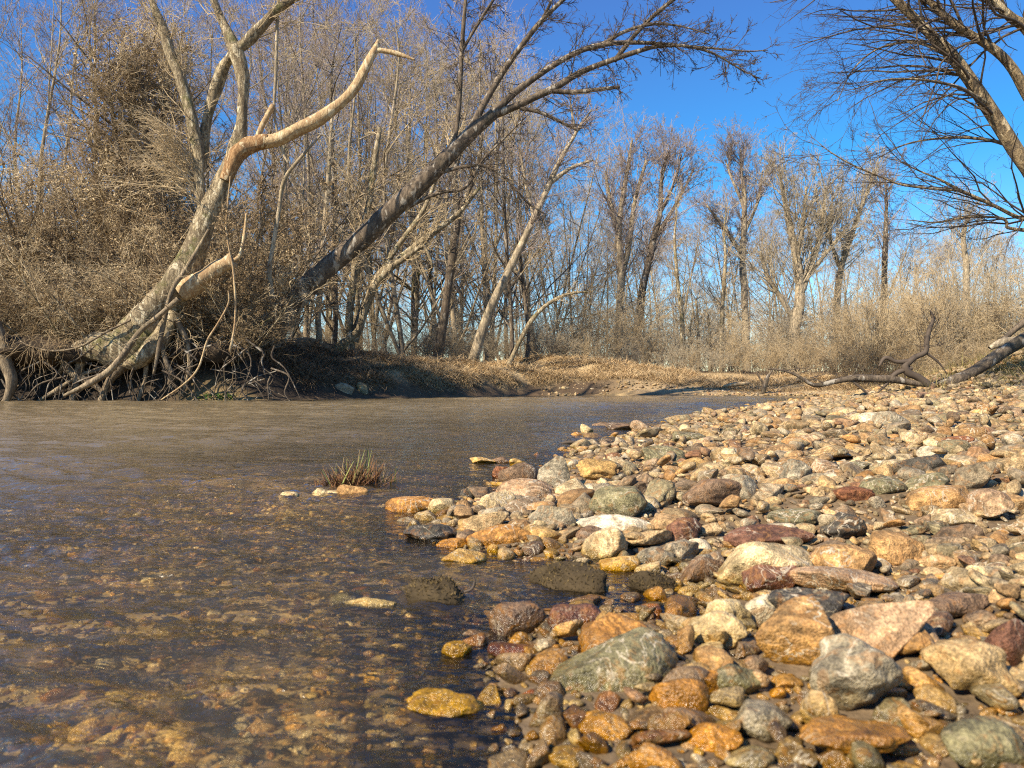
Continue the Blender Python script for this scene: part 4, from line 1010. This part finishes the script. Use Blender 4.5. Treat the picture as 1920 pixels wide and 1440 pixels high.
rp = R8(2024)
ORDN = ['first', 'second', 'third', 'fourth', 'fifth', 'sixth', 'seventh', 'eighth', 'ninth', 'tenth', 'eleventh', 'twelfth', 'thirteenth', 'fourteenth', 'fifteenth', 'sixteenth', 'seventeenth', 'eighteenth', 'nineteenth', 'twentieth',
        'twenty-first', 'twenty-second', 'twenty-third', 'twenty-fourth', 'twenty-fifth', 'twenty-sixth', 'twenty-seventh', 'twenty-eighth', 'twenty-ninth', 'thirtieth']
def row(protos, pxs, D, top, label, cat_, group, mats=(None,), barks=(None,), jd=1.5, jt=25, sx=(.8, 1.15), tilt=.07):
    """one row of plants across photo columns; label holds {} for the ordinal in that row"""
    for n, px in enumerate(pxs):
        d = D + rp.uniform(-jd, jd); tp = (top(px) if callable(top) else top) + rp.uniform(-jt, jt)
        x = (px - 960) / F * d; zg = float(ground_z(x, d))
        H = max(CAMH + (720 - tp) / F * d - zg, .6)
        protos[int(rp.integers(len(protos)))].put(x, d, H, rp.uniform(0, 6.283), label.format(ORDN[min(n, 29)]), cat_, group,
                mats[int(rp.integers(len(mats)))], barks[int(rp.integers(len(barks)))], sx=rp.uniform(*sx), tilt=(rp.normal() * tilt, rp.normal() * tilt))
def spread_px(a, b, n, j=.3):
    s = (b - a) / n; return [a + s * (i + .5) + rp.uniform(-j, j) * s for i in range(n)]

# left thicket on the cut bank
row(TH, spread_px(-70, 480, 12), 19.2, lambda p: 500 + .02 * p, '{} brown bush from the left leaning over the edge of the cut bank', 'bush', 'thicket along the cut bank edge', (M_TW_BROWN, M_TW_TAN), jd=.35, jt=30, sx=(1.0, 1.4))
row(TH, spread_px(-60, 470, 12), 18.55, lambda p: 585, '{} low drooping bush from the left on the lip of the cut bank', 'bush', 'low drooping bushes of the cut bank', (M_TW_BROWN,), jd=.15, jt=25, sx=(1.3, 1.8), tilt=.2)
row(TH + SH[:2], spread_px(-80, 480, 11), 20.4, lambda p: 400 - .05 * p, '{} brown bush from the left in the second thicket row of the cut bank', 'bush', 'second thicket row of the cut bank', (M_TW_BROWN, M_TW_TAN, M_TW_BROWN), jd=.6, jt=40, sx=(.9, 1.2))
row(TH + SH, spread_px(-90, 500, 11), 22.5, lambda p: 290 - .05 * p, '{} tall clump from the left in the back thicket row of the cut bank', 'bush', 'back thicket row of the cut bank', (M_TW_BROWN, M_TW_TAN, M_TW_GREY), jd=.8, jt=50)
row(VE, [165, 215, 255, 300, 340], 23.5, lambda p: 60 if p > 190 else 220, '{} dark vine-smothered tree from the left, behind the sycamore', 'tree', 'vine-smothered trees behind the sycamore', (M_TW_BROWN, M_TW_TAN, M_TW_GREY), jd=1.0, jt=40, sx=(.8, 1.0))
row(VE, [90, 420, 480], 24.5, lambda p: 330, '{} low vine-draped tree from the left, beside the vine-smothered group', 'tree', 'low vine-draped trees', (M_TW_BROWN, M_TW_TAN), jd=1.0, jt=40)
row(PT, spread_px(-60, 560, 9), 30, lambda p: -40, '{} bare tree from the left in the wood behind the thicket', 'tree', 'trees behind the thicket', (M_TW_GREY, M_TW_PURP), (M_GREY, M_PALE), jd=3, jt=60)
SHOOT = [Proto('arching_shrub', 4, *make_shrub(4, 940 + j, 9, .8, (5, 4, 3), .1, .03, .16, rt=.006, sr=.026), M_PALE, M_TW_TAN, 'stem', 'crown') for j in range(2)]
row(SHOOT, spread_px(-40, 470, 12), 18.6, lambda p: 420, '{} pale arching shrub from the left among the brown thicket of the cut bank', 'bush', 'pale arching shrubs of the thicket', (M_TW_TAN,), jd=.4, jt=90, sx=(1.0, 1.5), tilt=.1)
# middle wood
MT = lambda p: np.interp(p, [500, 760, 950, 1060], [-30, 30, 70, 200])
row(PT, spread_px(540, 1020, 10), 34, MT, '{} bare tree from the left in the front wood row behind the mound', 'tree', 'front row of the wood behind the mound', (M_TW_GREY, M_TW_TAN, M_TW_PURP), (M_GREY, M_PALE, M_GREY, M_DARK), jd=3, jt=40)
row(PT, spread_px(500, 1080, 12), 43, lambda p: MT(p) + 40, '{} bare tree from the left in the second wood row behind the mound', 'tree', 'second row of the wood behind the mound', (M_TW_GREY, M_TW_PURP, M_TW_TAN), (M_GREY, M_PALE), jd=3.5, jt=50)
row(PT, spread_px(480, 1100, 12), 56, lambda p: MT(p) + 110, 'hazy-twigged bare tree deep in the wood behind the mound, seen only through nearer trunks', 'tree', 'deep wood trees behind the mound', (M_TW_GREY, M_TW_PURP), (M_GREY, M_PALE), jd=5, jt=50)
# far row on the right
RT = lambda p: np.interp(p, [1040, 1120, 1330, 1480, 1700, 1960], [330, 380, 400, 400, 430, 440])
row(PT, spread_px(1060, 1960, 20), 50, RT, '{} lower bare tree of the far row, counted rightward from the fan-crowned pair', 'tree', 'lower trees of the far row', (M_TW_GREY, M_TW_TAN, M_TW_PURP), (M_GREY, M_PALE), jd=5, jt=40)
row(PT, spread_px(1080, 1980, 24), 66, lambda p: RT(p) + 30, 'bare tree in the farthest rank beyond the river bend, seen only through nearer crowns', 'tree', 'farthest rank of trees beyond the bend', (M_TW_GREY, M_TW_PURP), (M_GREY, M_PALE), jd=7, jt=40)
row(PT, spread_px(420, 2100, 26), 100, lambda p: 440 if p > 1050 else 330, 'bare tree in the farthest rank of the wood, seen only as a blur of twigs', 'tree', 'farthest rank of the wood', (M_TW_GREY,), (M_GREY,), jd=18, jt=50)
# undergrowth
row(SH, spread_px(560, 900, 9), 31, lambda p: 630, '{} dry shrub from the left on top of the grassy mound', 'bush', 'shrubs on the mound', (M_TW_TAN, M_TW_BROWN, M_TW_GREY), jd=1.5, jt=22, sx=(.9, 1.4))
row(SH, spread_px(780, 1060, 7), 33, lambda p: 595, '{} tan brush clump from the left behind the grassy mound', 'bush', 'brush behind the mound', (M_TW_TAN, M_TW_GREY), jd=1.2, jt=30, sx=(.9, 1.4))
row(SH, spread_px(500, 1080, 14), 38, lambda p: 560, '{} grey-tan brush clump from the left standing inside the wood', 'bush', 'brush inside the wood', (M_TW_TAN, M_TW_GREY), jd=3, jt=40, sx=(.9, 1.3))
row(SH, spread_px(1040, 1560, 13), 34, lambda p: 620, '{} low tan shrub along the far flat shore, counted from the fan-crowned pair', 'bush', 'low shrubs along the far flat shore', (M_TW_TAN, M_TW_TAN, M_TW_GREY), jd=2, jt=25, sx=(.9, 1.4))
row(SH, spread_px(1040, 1700, 16), 40, lambda p: 545, '{} tall tan brush clump behind the far flat shore, counted from the fan-crowned pair', 'bush', 'tall brush behind the far flat shore', (M_TW_TAN, M_TW_GREY), jd=3, jt=40, sx=(.8, 1.2))
row([SH[2], SH[0]], spread_px(1600, 1990, 11), 30, lambda p: 480 - .05 * (p - 1600), '{} tall slender willow brush from the left, behind the fallen limb', 'bush', 'willow brush behind the fallen limb', (M_TW_TAN, M_TW_GREY), (M_PALE, M_GREY), jd=2, jt=25, sx=(.8, 1.1))
row(SH, spread_px(1560, 1990, 10), 27.6, lambda p: 620, '{} reddish-tan low bush from the left on the bank behind the fallen limb', 'bush', 'low bushes behind the fallen limb', (M_TW_BROWN, M_TW_TAN), jd=.7, jt=25, sx=(.9, 1.4))
row(SH, spread_px(460, 2050, 24), 62, lambda p: 600, 'distant brush clump deep in the wood, seen only between nearer stems', 'bush', 'brush deep in the wood', (M_TW_TAN, M_TW_GREY), jd=8, jt=30, sx=(1.2, 1.7))

# ------------------------------------------------------------------ grasses
def blades(base, n, L, wd, rng, lean, droop=.9, k=4, out=None):
    """flat tapering curved blades from base points (n,3)"""
    az = rng.uniform(0, 6.283, n); d = np.stack([np.cos(az), np.sin(az), np.zeros(n)], 1) * lean[:, None] + np.array([0, 0, 1.])
    if out is not None: d = d + out
    d /= np.linalg.norm(d, axis=1, keepdims=True)
    P = np.empty((n, k, 3)); P[:, 0] = base
    for j in range(1, k):
        d = d + np.array([0, 0, -droop / k]) * rng.uniform(.3, 1.3, (n, 1)); d /= np.linalg.norm(d, axis=1, keepdims=True)
        P[:, j] = P[:, j - 1] + d * (L / (k - 1))[:, None]
    a2 = rng.uniform(0, 6.283, n); sd = np.stack([np.cos(a2), np.sin(a2), 0 * a2], 1)
    w = wd[:, None] * np.linspace(1, .12, k)[None]
    V = np.stack([P - sd[:, None] * w[..., None], P + sd[:, None] * w[..., None]], 2).reshape(-1, 3)
    b = (np.arange(n)[:, None] * k * 2 + np.arange(k - 1)[None] * 2).reshape(-1)
    return V, np.stack([b, b + 1, b + 3, b + 2], 1)
def grass_field(name, n_cl, per, sampler, Lr, label, seed, cols, wd=.008, droop=1.2, ln_=(.2, 1.1)):
    rng = R8(seed); cx, cy = sampler(n_cl, rng); nrm = rng.uniform(.5, 1.3, n_cl); ct = rng.random(n_cl)
    idx = np.repeat(np.arange(n_cl), per); n = len(idx)
    bx = cx[idx] + rng.normal(size=n) * .10; by = cy[idx] + rng.normal(size=n) * .10
    V, Fq = blades(np.stack([bx, by, ground_z(bx, by) - .02], 1), n, rng.uniform(*Lr, n) * nrm[idx], rng.uniform(.6, 1.4, n) * wd, rng, rng.uniform(*ln_, n), droop, out=np.array([0, -.3, 0]))
    c = np.array(cols[0])[None] * (1 - ct[idx])[:, None] + np.array(cols[1])[None] * ct[idx][:, None]; c = c * rng.uniform(.7, 1.25, (n, 1)); fb_ = smooth(-1.5, -5.0, bx)[:, None]; c = c * (1 - fb_) + fb_ * np.array([[.21, .14, .08]]) * rng.uniform(.5, 1.3, (n, 1))  # grass in the thicket's shade painted darker brown against the blue skylight
    return tag(mesh_np(name, V, Fq, M_GRASS, np.repeat(c, 8, 0)), label, kind='stuff')
def s_mound(n, r):
    x = r.uniform(-6.2, 16, n); y = bank_y(x) + .75 + r.random(n) ** 1.4 * 6; k = N2b(np.stack([x, y], 1), .75) > -.75; return np.resize(x[k], n), np.resize(y[k], n)
grass_field('dry_grass', 9500, 14, s_mound, (.25, .55), 'matted straw-coloured grass over the mound and the far shore', 51, ((.58, .42, .22), (.42, .29, .155)), .010, 1.6, (.7, 2.4))
def s_right(n, r): return r.normal(11.0, 1.9, n), r.normal(14.0, 1.5, n)
grass_field('bank_grass', 900, 12, s_right, (.18, .4), 'green-brown grass on the bank under the log', 52, ((.20, .18, .05), (.34, .25, .12)), .006)
def s_left(n, r):
    x = r.uniform(-14, -5, n); return x, bank_y(x) + r.uniform(.3, 2.4, n)
grass_field('bank_litter', 1500, 12, s_left, (.15, .5), 'dead vines and litter trailing over the top of the cut bank', 53, ((.20, .14, .08), (.10, .07, .045)), .006, 2.2)
# dead vines and rootlets hanging over the lip of the undercut bank
hr = R8(58); n_ = 520; hx = hr.uniform(-14.5, -6.4, n_); hx = hx[np.abs(hx + 8.95) > .25 + .5 * hr.random(n_)]; n_ = len(hx)
hy = bank_y(hx) - .45 + hr.uniform(-.25, .5, n_); P_ = np.empty((n_, 6, 3)); P_[:, 0] = np.stack([hx, hy, 1.28 + hr.uniform(-.1, .25, n_)], 1)
dv = hr.normal(size=(n_, 3)) * .6 + np.array([0, -.9, .25]); ln_ = hr.uniform(.2, .8, n_) * (.4 + .9 * smooth(-.3, .8, N2a(np.stack([hx, hy], 1), 1.2)))
for j in range(1, 6):
    dv = dv + hr.normal(size=(n_, 3)) * .28 + np.array([0, .05, -.42]); dv /= np.linalg.norm(dv, axis=1, keepdims=True); P_[:, j] = P_[:, j - 1] + dv * (ln_ / 5)[:, None]
S_ = (P_, np.linspace(1, .5, 6)[None] * hr.uniform(.0035, .009, (n_, 1)))
tag(mesh_np('hanging_vines', *join([tube(*S_, 4), tube(*spawn(*S_, 4, 4, .5, 45, hr, .2, -.08, rmin=.0035), 3)]), M_TW_BROWN), 'dead vines and rootlets hanging over the lip of the dark cut bank', kind='stuff')
# green weeds at the foot of the cut bank
wr = R8(61)
for n, (px, py, lab) in enumerate([(385, 738, 'patch of bright green weeds under the cut bank, nearer the sycamore'), (420, 742, 'small green weed clump under the cut bank, nearer the dark trunk')]):
    X, Y, Z = (px - 960) / F * 17.75, 17.75, .02
    cl = 260 if n == 0 else 150
    bx = X + wr.normal(size=cl) * (.22 if n == 0 else .14); by = Y + .12 + wr.normal(size=cl) * .1
    V, Fq = blades(np.stack([bx, by, np.full(cl, -.02) + wr.random(cl) * .16], 1), cl, wr.uniform(.06, .16, cl), wr.uniform(.012, .022, cl), wr, wr.uniform(.3, 1.4, cl), 1.2)
    tag(mesh_np('green_weeds', V, Fq, M_GRASS, np.repeat(np.array([[.10, .17, .03]]) * wr.uniform(.6, 1.4, (cl, 1)), 8, 0)), lab, 'weeds')
# sedge tuft standing in the stream
gx0, gy0, _ = ray_ground(655, 918)
sed = empty('sedge_tuft', (gx0, gy0, 0), 'tuft of brown and green sedge standing in the stream behind three stones', 'grass')
sr = R8(71)
def sedge(n, spreadx, L, w, col, nm, lean, off=0.):
    bx = sr.normal(size=n) * spreadx + off; by = .05 + sr.normal(size=n) * .03
    V, Fq = blades(np.stack([bx, by, np.full(n, -.015)], 1), n, 1.5 * sr.uniform(*L, n) * np.exp(-(bx - .03) ** 2 / .03), sr.uniform(.6, 1.3, n) * w, sr, sr.uniform(*lean, n), .5, 5)
    mesh_np(nm, V, Fq, M_GRASS, np.repeat(np.array([col]) * sr.uniform(.6, 1.3, (n, 1)), 10, 0), parent=sed)
sedge(620, .085, (.045, .10), .0032, (.22, .105, .045), 'dead_foliage', (.2, 1.3)); sedge(22, .06, (.07, .13), .0045, (.22, .24, .07), 'green_foliage', (.05, .5), .01); sedge(50, .07, (.04, .11), .003, (.42, .30, .14), 'straw_foliage', (.1, .7))

# waterlogged leaf and moss clumps
for n, (px, py, w, h, lab) in enumerate([(1068, 1112, 150, 56, 'dome of brown waterlogged moss and leaf scraps in the inlet'), (815, 1142, 150, 62, 'brown mossy hump in the stream with a dark twig sticking out'), (1232, 1112, 96, 50, 'ragged clump of wet brown debris against the inlet shore')]):
    X, Y, Z = ray_ground(px, py); W = w / F * Y; Hc = h / F * Y
    e = empty('moss_clump', (X, Y + W * .3, 0), lab, 'moss')
    V = rock(700 + n, 4, 'lumpy') * np.array([W / 2, W * .34, Hc * .72]); V[:, 2] += Hc * .06 - .004
    mesh_np('mound', V, ICO[4][1], M_GROUND, np.tile(np.array([.06, .042, .02]), (len(V), 1)), parent=e)
    q = R8(710 + n); k_ = 900; up = np.where(V[:, 2] > 0)[0]; ii = q.choice(up, k_)
    Vb, Fb = blades(V[ii] * .99, k_, q.uniform(.003, .009, k_), q.uniform(.0008, .002, k_), q, q.uniform(.2, 1.6, k_), .8, 3)
    mesh_np('fibre', Vb, Fb, M_GRASS, np.repeat(np.array([[.11, .075, .028]]) * q.uniform(.4, 1.5, (k_, 1)), 6, 0), parent=e)
    if n == 1:
        P_, R_ = traced([(870, 1110, 5), (885, 1104, 5), (890, 1090, 4), (888, 1080, 2)], Y, 10)
        V_, F_ = tube(P_, R_, 6); mesh_np('twig', V_ - np.array(e.location), F_, M_TW_DARK, parent=e)
